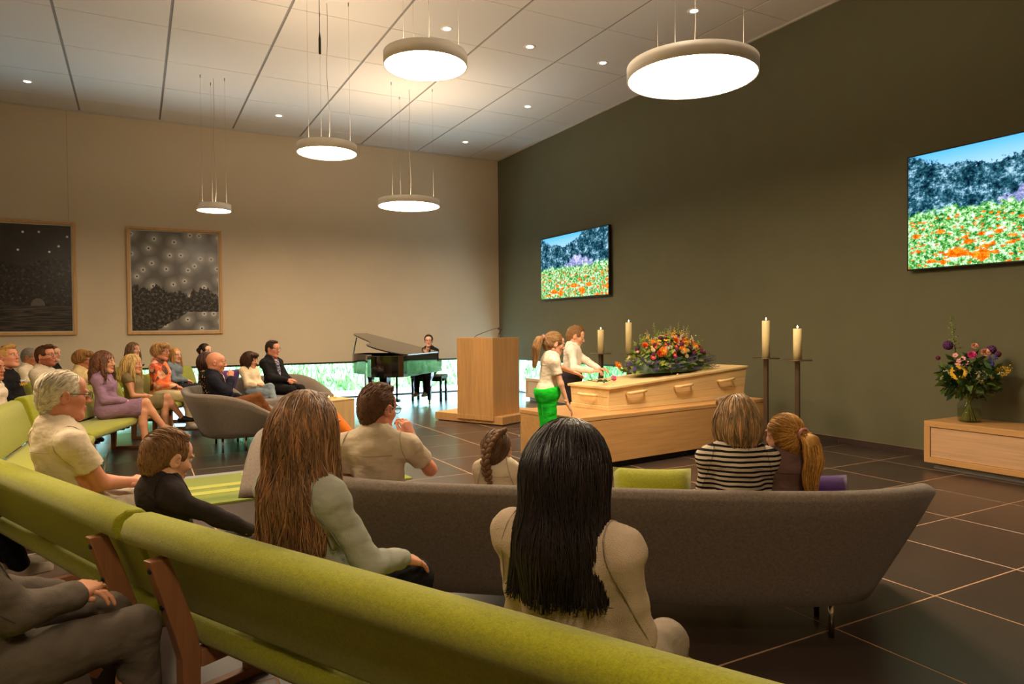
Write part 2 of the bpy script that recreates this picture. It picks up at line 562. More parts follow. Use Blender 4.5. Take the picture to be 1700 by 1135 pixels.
def downlight(x, y, label):
    o = thing('downlight', label, 'lamp', (x, y, H - 0.02), 0, 'recessed ceiling downlights')
    MB().lathe([(0.045, 0.0), (0.052, -0.006), (0.080, -0.006), (0.083, 0.0)], 24).build('trim_ring', m_white, o)
    MB().lathe([(0.0, -0.002), (0.046, -0.002)], 20).build('lens', emit('lit_downlight', (1, 0.85, 0.65), 22), o, recalc=False)
    ld = bpy.data.lights.new('downlight_beam', 'SPOT')
    ld.energy = SPOT_W; ld.color = SPOT_COL; ld.spot_size = math.radians(62); ld.spot_blend = 1.0; ld.shadow_soft_size = 0.05
    lo = bpy.data.objects.new('downlight_beam', ld); col.objects.link(lo); lo.parent = o; lo.location = (0, 0, -0.03)
for x, y, lb in ((-8.59, -1.28, 'recessed downlight above the darker framed picture'), (-4.95, -1.23, 'recessed downlight above and right of the tree picture'),
                 (-3.72, -5.84, 'recessed downlight next to the top centre pendant, first of three in a row'), (-2.51, -5.83, 'recessed downlight, middle one of the row of three'),
                 (-1.30, -5.81, 'recessed downlight nearest the largest pendant, last of the row of three'), (-1.29, -7.64, 'recessed downlight right above the largest pendant lamp'),
                 (-1.29, -3.63, 'recessed downlight halfway along the green wall'), (-1.30, -1.11, 'recessed downlight closest to the room corner'),
                 (-3.72, -9.9, 'added unseen downlight above the grey sofa'), (-6.15, -9.9, 'added unseen downlight above the woven rug'), (-6.15, -13.3, 'added unseen downlight above the near benches')):  # the three on this line are unseen, added for foreground light
    downlight(x, y, lb)

# hanging microphone
o = thing('hanging_microphone', 'slim black microphone hanging on a cable from the ceiling', 'microphone', (-5.78, -7.86, 3.76))
m_blackpl = plain('matt_black_plastic', srgb(18, 18, 20), 0.5)
MB().lathe([(0.0, 0.0), (0.010, 0.0), (0.011, 0.01), (0.011, 0.13), (0.006, 0.165), (0.003, 0.19)], 12).build('capsule', m_blackpl, o)
MB().tube([(0, 0, 0.185), (0, 0, H - 0.02 - 3.76)], 0.003, 6).build('cable', m_blackpl, o)

# ------------------------------------------------------------------ framed pictures
m_oakframe = wood('pale_oak_frame', srgb(196, 152, 98), 2, 0.5, 0.2)
m_mount = plain('off_white_mount', srgb(205, 190, 168), 0.8)
def art_material(name, dark):
    t = NT(name)
    tc = t.n('TexCoord'); sp = t.n('SeparateXYZ'); t.t.links.new(tc.outputs['Generated'], sp.inputs[0])
    u, v = sp.outputs[0], sp.outputs[2]
    cb = t.n('CombineXYZ'); t.set(cb.inputs[0], u); t.set(cb.inputs[1], t.math('MULTIPLY', v, 1.22))
    vec = cb.outputs[0]
    nbig = t.noise(vec, 2.2, 2, 0.5); nfine = t.noise(vec, 28, 5, 0.75); nmid = t.noise(vec, 9, 4, 0.65)
    vo = t.n('TexVoronoi'); t.set(vo.inputs['Vector'], vec); vo.voronoi_dimensions = '2D'; vo.inputs['Scale'].default_value = 5.6 if not dark else 4.6; vo.inputs['Randomness'].default_value = 0.8
    dd = vo.outputs['Distance']
    ring = t.ramp(dd, [(0.0, (0.01, 0.01, 0.01)), (0.060, (0.01, 0.01, 0.01)), (0.068, (0.9, 0.88, 0.85)), (0.10, (0.75, 0.72, 0.68)), (0.22, (0.33, 0.31, 0.29)), (0.6, (0.13, 0.12, 0.11))])
    streak = t.mix(t.math('MULTIPLY', nfine, 0.55), ring, (0.12, 0.11, 0.10, 1))
    if not dark:
        sky = streak
        # tree tops: height depends on a noise skyline
        sk1 = t.n('TexNoise'); sk1.noise_dimensions = '1D'; t.set(sk1.inputs['W'], u); sk1.inputs['Scale'].default_value = 5.5; sk1.inputs['Detail'].default_value = 6
        line = t.math('ADD', t.math('MULTIPLY', sk1.outputs[0], 0.42), 0.16)
        tree = t.math('LESS_THAN', v, t.math('ADD', line, t.math('MULTIPLY', nmid, 0.07)))
        lawn = t.math('LESS_THAN', v, t.math('ADD', t.math('MULTIPLY', t.math('SUBTRACT', u, 0.33), 0.5), t.math('MULTIPLY', nmid, 0.06)))
        lawn = t.math('MULTIPLY', lawn, t.math('LESS_THAN', v, 0.19))
        tc_ = t.ramp(nfine, [(0.36, (0.006, 0.006, 0.006)), (0.52, (0.03, 0.028, 0.025)), (0.68, (0.22, 0.2, 0.18))])
        c = t.mix(tree, sky, tc_)
        c = t.mix(lawn, c, streak)
    else:
        dots = t.ramp(dd, [(0.0, (0.8, 0.8, 0.8)), (0.05, (0.6, 0.6, 0.6)), (0.07, (0.0, 0.0, 0.0)), (0.10, (0.035, 0.033, 0.03)), (0.6, (0.03, 0.028, 0.026))])
        trees = t.ramp(nfine, [(0.38, (0.006, 0.006, 0.006)), (0.56, (0.025, 0.023, 0.02)), (0.74, (0.16, 0.14, 0.12))])
        line = t.math('ADD', t.math('MULTIPLY', nbig, 0.35), 0.50)
        c = t.mix(t.math('LESS_THAN', v, line), dots, trees)
        wv = t.n('TexNoise'); cb2 = t.n('CombineXYZ'); t.set(cb2.inputs[0], t.math('MULTIPLY', u, 3.0)); t.set(cb2.inputs[1], t.math('MULTIPLY', v, 60.0)); t.set(wv.inputs['Vector'], cb2.outputs[0]); wv.inputs['Scale'].default_value = 1.6
        water = t.ramp(wv.outputs[0], [(0.4, (0.012, 0.011, 0.010)), (0.7, (0.09, 0.075, 0.06))])
        c = t.mix(t.math('LESS_THAN', v, 0.24), c, water)
        # pale bridge arch at the water line
        du = t.math('SUBTRACT', u, 0.66); dv = t.math('SUBTRACT', v, 0.24)
        rr = t.math('SQRT', t.math('ADD', t.math('MULTIPLY', du, du), t.math('MULTIPLY', dv, dv)))
        arch = t.math('MULTIPLY', t.math('LESS_THAN', rr, 0.07), t.math('GREATER_THAN', v, 0.24))
        c = t.mix(t.math('MULTIPLY', arch, 0.7), c, t.mix(nfine, (0.25, 0.22, 0.18, 1), (0.02, 0.02, 0.02, 1)))
    t.base(c, 0.25, 0, 0.4)
    return t.m
def picture(x0, x1, z0, z1, label, mat):
    o = thing('framed_picture', label, 'picture', ((x0 + x1) / 2, 0, z0), 0, 'framed photographs on the cream wall')
    w, h = x1 - x0, z1 - z0; f = 0.045
    for k, (a, b, c_, d) in enumerate(((-w / 2, -w / 2 + f, 0, h), (w / 2 - f, w / 2, 0, h), (-w / 2 + f, w / 2 - f, 0, f), (-w / 2 + f, w / 2 - f, h - f, h))):
        MB().box((a, -0.045, c_), (b, -0.002, d)).build('frame_rail', m_oakframe, o, bevel=0.004)
    MB().box((-w / 2 + f, -0.022, f), (w / 2 - f, -0.004, h - f)).build('mount', m_mount, o)
    MB().box((-w / 2 + f + .022, -0.026, f + .022), (w / 2 - f - .022, -0.0225, h - f - .022)).build('print', mat, o)
picture(-7.345, -5.80, 1.33, 3.23, 'framed monochrome print of dark trees under a pale dotted sky', art_material('dotted_sky_print', False))
picture(-9.65, -8.10, 1.335, 3.24, 'darker framed monochrome print of a wooded river bank, cut by the picture edge', art_material('river_bank_print', True))

# ------------------------------------------------------------------ screens
def meadow_material():
    t = NT('meadow_screen_image')
    tc = t.n('TexCoord'); sp = t.n('SeparateXYZ'); t.t.links.new(tc.outputs['Generated'], sp.inputs[0])
    u = t.math('SUBTRACT', 1.0, sp.outputs[1]); v = sp.outputs[2]
    cb = t.n('CombineXYZ'); t.set(cb.inputs[0], t.math('MULTIPLY', u, 1.85)); t.set(cb.inputs[1], v)
    vec = cb.outputs[0]
    fine = t.noise(vec, 26, 7, 0.85); mid = t.noise(vec, 9, 4, 0.65)
    big_ = t.noise(vec, 4.5, 3, 0.6)
    vv = t.math('ADD', v, t.math('MULTIPLY', t.math('SUBTRACT', fine, 0.5), 0.22))
    sky = t.mix(t.math('MULTIPLY', t.math('SUBTRACT', v, 0.6), 2.5), srgb(225, 245, 255), srgb(90, 190, 250))
    sk1 = t.n('TexNoise'); sk1.noise_dimensions = '1D'; t.set(sk1.inputs['W'], u); sk1.inputs['Scale'].default_value = 6; sk1.inputs['Detail'].default_value = 4
    q = t.math('SUBTRACT', u, 0.33)
    line = t.math('ADD', t.math('MULTIPLY', t.math('MULTIPLY', q, q), 1.5), t.math('ADD', 0.66, t.math('MULTIPLY', sk1.outputs[0], 0.22)))
    line = t.math('ADD', line, t.math('MULTIPLY', mid, 0.12))
    tv = t.math('ADD', t.math('MULTIPLY', fine, 0.62), t.math('ADD', t.math('MULTIPLY', mid, 0.28), t.math('MULTIPLY', big_, 0.14)))
    trees = t.ramp(tv, [(0.43, srgb(4, 12, 34)), (0.49, srgb(18, 58, 74)), (0.545, srgb(52, 112, 130)), (0.61, srgb(180, 220, 250))])
    bush = t.ramp(tv, [(0.40, srgb(60, 70, 110)), (0.52, srgb(150, 160, 215)), (0.60, srgb(240, 230, 255))])
    gv = t.math('ADD', t.math('MULTIPLY', fine, 0.8), t.math('ADD', t.math('MULTIPLY', mid, 0.16), t.math('MULTIPLY', big_, 0.06)))
    grass = t.ramp(gv, [(0.42, srgb(8, 52, 40)), (0.475, srgb(44, 140, 55)), (0.52, srgb(140, 220, 105)), (0.57, srgb(244, 255, 244))])
    c = t.mix(t.math('LESS_THAN', vv, line), sky, trees)
    uu = t.math('SUBTRACT', u, 0.60)
    bd = t.math('SUBTRACT', t.math('ADD', 0.46, t.math('MULTIPLY', mid, 0.36)), t.math('MULTIPLY', t.math('MULTIPLY', uu, uu), 3.0))
    c = t.mix(t.math('LESS_THAN', vv, bd), c, bush)
    c = t.mix(t.math('LESS_THAN', vv, t.math('ADD', 0.36, t.math('MULTIPLY', mid, 0.26))), c, grass)
    for sc, lim, thr in ((24, 0.44, 0.34), (12.0, 0.36, 0.38), (6.0, 0.21, 0.44)):
        vo = t.n('TexVoronoi'); cb3 = t.n('CombineXYZ'); t.set(cb3.inputs[0], t.math('MULTIPLY', u, 1.5)); t.set(cb3.inputs[1], t.math('MULTIPLY', v, 1.7)); t.set(vo.inputs['Vector'], cb3.outputs[0]); vo.inputs['Scale'].default_value = sc
        rnd = t.n('SeparateColor'); t.t.links.new(vo.outputs['Color'], rnd.inputs[0])
        hit = t.math('LESS_THAN', t.math('ADD', vo.outputs['Distance'], t.math('MULTIPLY', t.math('SUBTRACT', fine, 0.5), 1.1)), thr)
        hit = t.math('MULTIPLY', hit, t.math('GREATER_THAN', rnd.outputs[0], 0.45))
        hit = t.math('MULTIPLY', hit, t.math('LESS_THAN', v, lim))
        fl = t.ramp(fine, [(0.36, srgb(190, 40, 5)), (0.5, srgb(250, 120, 10)), (0.62, srgb(255, 215, 60))])
        c = t.mix(hit, c, fl)
    e = t.n('Emission'); t.set(e.inputs[0], c); e.inputs[1].default_value = 1.25
    t.t.links.new(e.outputs[0], t.o.inputs[0])
    return t.m
m_meadow = meadow_material()
m_bezel = plain('black_bezel', srgb(14, 14, 16), 0.3)
def screen(y0, y1, z0, z1, label):
    o = thing('wall_screen', label, 'screen', (0, (y0 + y1) / 2, z0), 0, 'screens on the green wall')
    w, h = y1 - y0, z1 - z0
    MB().box((-0.085, -w / 2, 0), (-0.03, w / 2, h)).build('casing', m_bezel, o, bevel=0.004)
    MB().box((-0.03, -0.3, h * 0.3), (0.0, 0.3, h * 0.7)).build('wall_bracket', m_blackpl, o)
    MB().box((-0.0875, -w / 2 + .016, .016), (-0.0855, w / 2 - .016, h - .016)).build('display', m_meadow, o)
screen(-4.27, -2.0, 1.93, 3.14, 'smaller looking wall screen nearer the corner, showing orange flowers in a meadow')
screen(-11.78, -9.50, 1.94, 3.13, 'wall screen above the flower vase, showing orange flowers in a meadow')

# ------------------------------------------------------------------ wood pieces: bier, lectern, cabinets, side table
OAK = srgb(199, 152, 96)
m_oak = wood('oak_veneer', OAK, 0, 0.4, 0.22)
m_oakv = wood('oak_veneer_upright', OAK, 2, 0.4, 0.22)
m_oakpale = wood('whitened_oak', srgb(205, 165, 125), 0, 0.5, 0.2)
m_pine = wood('pale_pine', srgb(236, 205, 148), 0, 0.5, 0.16)
m_plinth = plain('dark_recess', srgb(35, 32, 30), 0.7)

ba = math.atan2(0.206, 1.89)
o = thing('bier', 'long oak veneer bier carrying the coffin', 'bier', (-3.584, -8.539, 0), ba)
BL, BW, BH = 2.84, 0.95, 0.53
MB().box((0.06, 0.06, 0), (BL - 0.06, BW - 0.06, 0.07)).build('plinth', m_plinth, o)
MB().box((0, 0, 0.065), (BL, BW, BH - 0.04)).build('body', m_oak, o, bevel=0.004)
MB().box((-0.004, -0.004, BH - 0.0395), (BL + .004, BW + .004, BH)).build('top_board', m_oak, o, bevel=0.004)

# coffin in pine boards, rising to the head end
o = thing('coffin', 'pale pine coffin with wooden bar handles on the oak bier', 'coffin', (-3.02, -8.225, BH), math.atan2(0.118, 0.993))
CL, CW = 2.20, 0.56
hz = lambda x: 0.245 + (0.375 - 0.245) * x / CL
fl = 0.035   # flare of the sides
def board(x0, x1, f0, f1, side, name):
    """one horizontal board of a long side between height fractions f0..f1"""
    vs = []
    for x in (x0, x1):
        for f in (f0 + 0.006, f1):
            z = 0.045 + (hz(x) - 0.07) * f
            out = fl * (z / 0.3)
            for th in (0.0, 0.022):
                y = -out + th if side < 0 else CW + out - th
                vs.append((x, y, z))
    MB().add(vs, [(0, 1, 3, 2), (4, 6, 7, 5), (0, 4, 5, 1), (2, 3, 7, 6), (0, 2, 6, 4), (1, 5, 7, 3)]).build(name, m_pine, o)
for side in (-1, 1):
    for k in range(3):
        board(0.0, CL, k / 3, (k + 1) / 3, side, 'side_board')
for xe in (0.0, CL):
    for k in range(2):
        z0 = 0.045 + (hz(xe) - 0.07) * k / 2 + .003; z1 = 0.045 + (hz(xe) - 0.07) * (k + 1) / 2
        y0a, y0b = -fl * z0 / .3 + .023, -fl * z1 / .3 + .023
        xo = (0.001, 0.022) if xe == 0 else (-0.022, -0.001)
        vs = [(xe + xo[i], yy, zz) for i in (0, 1) for (yy, zz) in ((y0a, z0), (CW - y0a, z0), (CW - y0b, z1), (y0b, z1))]
        MB().add(vs, [(0, 1, 2, 3), (4, 7, 6, 5), (0, 4, 5, 1), (1, 5, 6, 2), (2, 6, 7, 3), (3, 7, 4, 0)]).build('end_board', m_pine, o)
MB().box((-0.012, -0.016, 0.0), (CL + .012, CW + .016, 0.045)).build('base_board', m_pine, o, bevel=0.004)
def lidpts(z0, z1, e):
    vs = []
    for x in (-e, CL + e):
        for dz in (z0, z1):
            for y in (-fl - e, CW + fl + e):
                vs.append((x, y, hz(x) - 0.025 + dz))
    return vs
MB().add(lidpts(0.001, 0.026, 0.02), [(0, 1, 3, 2), (4, 6, 7, 5), (0, 4, 5, 1), (2, 3, 7, 6), (0, 2, 6, 4), (1, 5, 7, 3)]).build('lid', m_pine, o, bevel=0.004)
def handle(p, d, n):
    p, d, n = Vector(p), Vector(d), Vector(n)
    pts = [p - d * .13 + n * .01, p - d * .12 + n * .05, p - d * .05 + n * .062, p + d * .05 + n * .062, p + d * .12 + n * .05, p + d * .13 + n * .01]
    MB().tube(pts, [0.012, .015, .016, .016, .015, .012], 10).build('handle', m_pine, o)
for x in (0.36, 1.08, 1.80):
    zz = 0.055 + (hz(x) - 0.07) * 0.62
    sl = (0.13 / CL)
    handle((x, -fl * zz / .3, zz), Vector((1, 0, sl)).normalized(), (0, -1, 0))
    handle((x, CW + fl * zz / .3, zz), Vector((1, 0, sl)).normalized(), (0, 1, 0))
handle((0.0, CW / 2, 0.15), (0, 1, 0), (-1, 0, 0))
handle((CL, CW / 2, 0.22), (0, 1, 0), (1, 0, 0))
for x in (0.12, 1.1, 2.06):
    for y in (0.05, CW - 0.05):
        MB().ball((x, y, hz(x) + 0.008), 0.012, 8, 5).build('lid_peg', m_pine, o)

# lectern on a low step
lv = Vector((-0.43, 0.903)); rv = Vector((0.903, 0.43))
la = math.atan2(rv.y, rv.x)
o = thing('lectern_step', 'low oak step under the lectern', 'step', (-2.70, -5.30, 0), la)
MB().box((0, 0, 0.012), (1.15, 1.28, 0.125)).build('step_body', m_oakv, o, bevel=0.004)
MB().box((0.04, 0.04, 0.0), (1.11, 1.24, 0.012)).build('step_plinth', m_plinth, o)
o = thing('lectern', 'tall oak veneer lectern with two gooseneck microphones', 'lectern', (-2.70 + lv.x * .12 - rv.x * .0, -5.30 + lv.y * .12, 0), la)
LW, LD, LH = 0.62, 0.70, 1.245
MB().box((-0.02, 0.03, 0.126), (-0.005 + 0.0, LD - 0.0, LH)).build('front_board', m_oakv, o, bevel=0.003)
MB().box((-0.004, 0.03, 0.126), (LW, 0.05, LH)).build('side_board', m_oakv, o, bevel=0.003)
MB().box((-0.004, LD - 0.02, 0.126), (LW, LD, LH)).build('side_board', m_oakv, o, bevel=0.003)
MB().box((LW - 0.4, 0.051, 0.126), (LW - 0.38, LD - 0.021, LH - 0.1)).build('back_board', m_oakv, o)
MB().box((-0.0035, 0.051, LH - 0.06), (LW - 0.02, LD - 0.021, LH - 0.03)).build('reading_shelf', m_oakv, o)
MB().box((-0.028, 0.03, 0.06), (-0.001, LD, 0.1255)).build('foot_rail', m_oakv, o, bevel=0.003)
for (x0, y0, dx, dy, ln, h2) in ((0.25, 0.62, 0.10, -0.42, 1.0, 0.13), (0.35, 0.22, 0.02, -0.05, 1.0, 0.12)):
    pts = [(x0, y0, LH - 0.03), (x0 + dx * .2, y0 + dy * .15, LH + 0.03), (x0 + dx * .6, y0 + dy * .6, LH + h2 * .75), (x0 + dx * .85, y0 + dy * .88, LH + h2), (x0 + dx, y0 + dy, LH + h2)]
    mm = MB().tube(pts, 0.005, 6)
    mm.ball((x0 + dx, y0 + dy, LH + h2), 0.018, 8, 6)
    mm.build('gooseneck_microphone', m_blackpl, o)

# sideboard with the flower vase, against the green wall
def sideboard(loc, L, D, Hc, label, rotz):
    o = thing('sideboard', label, 'cabinet', loc, rotz, 'low oak sideboards by the green wall')
    f = 0.055
    MB().box((0.06, 0.06, 0), (L - .06, D - 0.03, 0.055)).build('plinth', plain('grey_plinth', srgb(150, 150, 145), 0.5), o)
    MB().box((0, 0, Hc - f), (L, D, Hc)).build('top', m_oak, o, bevel=0.003)
    MB().box((0, 0, 0.055), (L, D, 0.055 + f)).build('bottom', m_oak, o, bevel=0.003)
    MB().box((0, 0, 0.055 + f), (f, D, Hc - f)).build('side', m_oakv, o)
    MB().box((L - f, 0, 0.055 + f), (L, D, Hc - f)).build('side', m_oakv, o)
    MB().box((f, D - 0.02, 0.055 + f), (L - f, D - 0.004, Hc - f)).build('back', m_oakv, o)
    n = 2 if L > 1.5 else 1
    wd = (L - 2 * f) / n
    for k in range(n):
        MB().box((f + wd * k + .003, 0.012, 0.055 + f + .003), (f + wd * (k + 1) - .003, 0.03, Hc - f - .003)).build('door', m_oakpale, o)
    return o
sideboard((-0.56, -9.97, 0), 2.2, 0.54, 0.455, 'low oak sideboard holding the glass vase of flowers', -math.pi / 2)
sideboard((-0.66, -2.35, 0), 1.5, 0.54, 0.42, 'low oak sideboard in the window corner behind the two children', -math.pi / 2)

o = thing('side_table', 'pale wooden cube side table beside the grey sofa', 'table', (-5.02, -4.78, 0), 0.35)
MB().box((0.0, 0.0, 0.03), (0.42, 0.42, 0.43)).build('body', wood('pale_ash', srgb(214, 180, 128), 2, 0.5, 0.15), o, bevel=0.003)
MB().box((0.03, 0.03, 0.0), (0.39, 0.39, 0.03)).build('plinth', m_plinth, o)
MB().box((-.004, -.004, 0.4302), (0.424, 0.424, 0.445)).build('top', MATS['pale_ash'], o, bevel=0.003)
for k, (dx, dy) in enumerate(((0.10, 0.12), (0.22, 0.17))):
    q = Vector((-5.02, -4.78)) + Vector((dx * math.cos(.35) - dy * math.sin(.35), dx * math.sin(.35) + dy * math.cos(.35)))
    o = thing('tealight_holder', ['low glass tealight holder on the cube table, nearer the sofa', 'amber lit glass tealight holder on the cube table'][k], 'candle holder', (q.x, q.y, 0.446))
    MB().lathe([(0.0, 0.001), (0.032, 0.001), (0.036, 0.03), (0.036, 0.075), (0.032, 0.075), (0.032, 0.012), (0.0, 0.012)], 16).build('glass', glass('clear_glass_thin', (1, 0.97, 0.9, 1), thin=True), o)
    MB().lathe([(0, 0.013), (0.02, 0.013), (0.02, 0.03), (0, 0.03)], 12).build('wax', plain('tealight_wax', srgb(240, 215, 160), 0.5), o)
    MB().ball((0, 0, 0.042), 0.007, 8, 6, sc=(1, 1, 1.6)).build('flame', emit('small_flame', (1, .6, .15), 30), o)

# ------------------------------------------------------------------ candle stands with their candles
m_bronze = plain('dark_bronzed_steel', srgb(110, 92, 76), 0.35, 0.8)
t = NT('cream_wax'); t.base(srgb(238, 218, 160), 0.45, 0, 0.4); t.b.inputs['Subsurface Weight'].default_value = 0.15; t.b.inputs['Subsurface Radius'].default_value = (0.05, 0.03, 0.01)
m_wax = t.m
for (x, y, hc, l1, l2) in ((-1.72, -6.30, 0.315, 'bronzed candle stand behind the bier, the one beside the boy', 'shorter cream pillar candle behind the bier, beside the boy'),
                           (-1.42, -6.52, 0.41, 'bronzed candle stand behind the bier, the one beside the flowers', 'tall cream pillar candle behind the bier, beside the flowers'),
                           (-1.20, -8.63, 0.405, 'bronzed candle stand in front of the bier end, nearer the coffin', 'tall cream pillar candle nearer the coffin end'),
                           (-1.30, -9.12, 0.317, 'bronzed candle stand farthest from the coffin, above the blonde ponytail', 'shorter cream pillar candle farthest from the coffin')):
    TZ = 1.03
    o = thing('candle_stand', l1, 'candle stand', (x, y, 0), 0.5, 'bronzed candle stands')
    MB().lathe([(0, 0), (0.15, 0), (0.15, 0.012), (0, 0.012)], 28).build('foot', m_bronze, o)
    for dx in (-0.022, 0.022):
        MB().box((dx - 0.016, -0.02, 0.0122), (dx + 0.016, 0.02, TZ - 0.0082)).build('post', m_bronze, o, bevel=0.002)
    MB().lathe([(0, 0), (0.142, 0), (0.142, 0.008), (0, 0.008)], 32, (0, 0, TZ - 0.008)).build('tray', m_bronze, o)
    c = thing('pillar_candle', l2, 'candle', (x, y, TZ), 0, 'cream pillar candles')
    r = 0.042
    MB().lathe([(0, 0.0005), (r, 0.0005), (r, hc - 0.004), (r - 0.004, hc), (r * .8, hc), (r * .55, hc - 0.008), (0, hc - 0.010)], 24).build('wax_body', m_wax, c)
    MB().tube([(0, 0, hc - 0.012), (0.001, 0, hc + 0.012)], 0.0018, 5).build('wick', m_blackpl, c)
    MB().lathe([(0.0, 0.004), (0.005, 0.009), (0.007, 0.015), (0.005, 0.024), (0.0, 0.036)], 10, (0, 0, hc)).build('flame', emit('candle_flame', (1, .80, .5), 14), c)

# ------------------------------------------------------------------ sofas
m_greyfelt = felt('grey_brown_wool_felt', srgb(116, 103, 91), 0.55)
m_chrome = plain('chrome_tube', srgb(205, 195, 180), 0.18, 1.0)
def sofa(loc, rotz, L, D, label, rim=0.72, group='curved grey wool sofas', name='tub_sofa', lean=0.17):
    """tub shaped sofa; local x along the back, +y is the seat side, rim of the back on y=0"""
    o = thing(name, label, 'sofa', loc, rotz, group)
    n = 56; th = 0.085
    e = 2 / 4.2
    path = []
    for i in range(n + 1):
        a = -0.12 + (math.pi + 0.24) * i / n
        cx, sn = math.cos(a), math.sin(a)
        path.append((math.copysign(abs(cx) ** e, cx), math.copysign(abs(sn) ** e, sn)))
    fr = D
    def ring(inx, iny, z, front):
        # plan outline inset from the rim; the arms slope down towards the front
        out = []
        for (cx, sn) in path:
            v = fr - fr * sn
            rz = rim - (rim - 0.45) * max(0.0, (v - 0.10) / (D - 0.10)) ** 2.2
            zz = 0.18 + (z - 0.18) * (rz - 0.18) / (rim - 0.18)
            out.append((-(L / 2 - inx) * cx, front - (front - iny) * sn, zz))
        return out
    prof = []
    zb = 0.18
    prof.append(ring(lean * 1.25 + .05, lean + .05, zb, fr - .12))
    for k in range(0, 7):
        q = k / 6
        z = zb + 0.012 + (rim - 0.05 - zb) * q
        ins = lean * (1 - q) ** 1.05 + 0.02 * (1 - q)
        prof.append(ring(ins * 1.25, ins, z, fr - 0.10 * (1 - q)))
    for k in range(1, 8):
        a = math.pi * k / 8
        prof.append(ring(th / 2 - th / 2 * math.cos(a), th / 2 - th / 2 * math.cos(a), rim - 0.045 + 0.045 * math.sin(a), fr))
    for k in range(0, 6):
        q = k / 5
        z = rim - 0.06 - (rim - 0.06 - 0.32) * q
        prof.append(ring(th + 0.02 + 0.12 * q, th + 0.02 + 0.16 * q, z, fr - 0.05 * q))
    b = MB(); vs = []; fs = []
    for r in prof: vs += r
    m = n + 1
    for i in range(len(prof) - 1):
        for k in range(n):
            fs.append((i * m + k, i * m + k + 1, (i + 1) * m + k + 1, (i + 1) * m + k))
    np_ = len(prof)
    fs.append(tuple(i * m for i in range(np_)))
    fs.append(tuple(i * m + n for i in range(np_))[::-1])
    fs.append(tuple(range(m)))
    b.add(vs, fs, 0, True)
    b.build('shell', m_greyfelt, o)
    # seat cushion
    outer = ring(th + 0.14, th + 0.17, 0, fr - 0.05)
    b = MB(); vs = []; fs = []
    lay = [(0.0, 0.24), (0.0, 0.40), (0.012, 0.43), (0.045, 0.445)]
    cx0 = 0.0; cy0 = D * 0.55
    for (ins, z) in lay:
        for (x, y, _) in outer:
            d = Vector((cx0 - x, cy0 - y)); d.normalize()
            vs.append((x + d.x * ins, y + d.y * ins, z))
    for i in range(len(lay) - 1):
        for k in range(m):
            k2 = (k + 1) % m
            fs.append((i * m + k, i * m + k2, (i + 1) * m + k2, (i + 1) * m + k))
    fs.append(tuple((len(lay) - 1) * m + k for k in range(m))); fs.append(tuple(range(m))[::-1])
    b.add(vs, fs).build('seat_cushion', m_greyfelt, o)
    x0 = L / 2 - lean - 0.28; ya, yb = lean + 0.22, D - 0.24
    for x in (-x0, x0):
        for y in (ya, yb):
            MB().tube([(x, y, 0.0), (x, y, 0.185)], 0.0125, 12).build('leg', m_chrome, o)
    for y in (ya, yb):
        MB().box((-x0, y - .012, 0.168), (x0, y + .012, 0.184)).build('rail', m_chrome, o)
    return o
SA = math.atan2(-0.60, 0.80)
SO = Vector((-5.576, -11.648))
sofa((SO.x, SO.y, 0), SA, 2.92, 0.86, 'large grey wool sofa seen from behind, with the striped woman on it')
def facing(dx, dy):
    """z rotation that turns local +y to the given direction"""
    return math.atan2(dy, dx) - math.pi / 2
sofa((-6.77, -5.13, 0), facing(1.0, 0.0), 1.66, 0.88, 'grey wool sofa with the bald man and the dark bobbed woman', rim=0.70)
sofa((-5.80, -3.06, 0), facing(0.6, -0.8), 1.72, 0.86, 'grey wool sofa by the window with the man in the black suit', rim=0.70)
sofa((-5.99, -8.14, 0), facing(-0.3, -0.95), 0.74, 0.70, 'small grey armchair with an orange cushion behind the long brown hair', rim=0.62, group=None, name='tub_armchair', lean=0.16)

def cushion(loc, rot, s, mat, label, th=0.13, name='cushion'):
    n = 12; vs = []; fs = []
    for sg in (1, -1):
        for i in range(n + 1):
            for j in range(n + 1):
                u, v = i / n * 2 - 1, j / n * 2 - 1
                pinch = 1 - 0.05 * (1 - abs(u)) * 0 - 0.06 * (u * u * v * v)
                zz = sg * th / 2 * ((1 - u ** 4) * (1 - v ** 4)) ** 0.55
                vs.append((u * s / 2 * (1 - 0.05 * (1 - v * v)), v * s / 2 * (1 - 0.05 * (1 - u * u)), zz))
    N = (n + 1) ** 2
    for sgi in range(2):
        for i in range(n):
            for j in range(n):
                a = sgi * N + i * (n + 1) + j
                q = (a, a + n + 1, a + n + 2, a + 1)
                fs.append(q if sgi == 0 else q[::-1])
    me = MB().add(vs, fs, 0, True).mesh(name, mat)
    bm = bmesh.new(); bm.from_mesh(me); bmesh.ops.remove_doubles(bm, verts=bm.verts, dist=0.0005); bmesh.ops.recalc_face_normals(bm, faces=bm.faces); bm.to_mesh(me); bm.free()
    o = link_mesh(name, me, None, loc, rot)
    return tag(o, label, 'cushion', 'loose cushions')
m_purple = felt('purple_wool', srgb(72, 32, 108), 0.2)
m_lime = felt('lime_wool', srgb(150, 152, 18), 0.32)
m_orange = felt('orange_wool', srgb(232, 120, 20), 0.15)

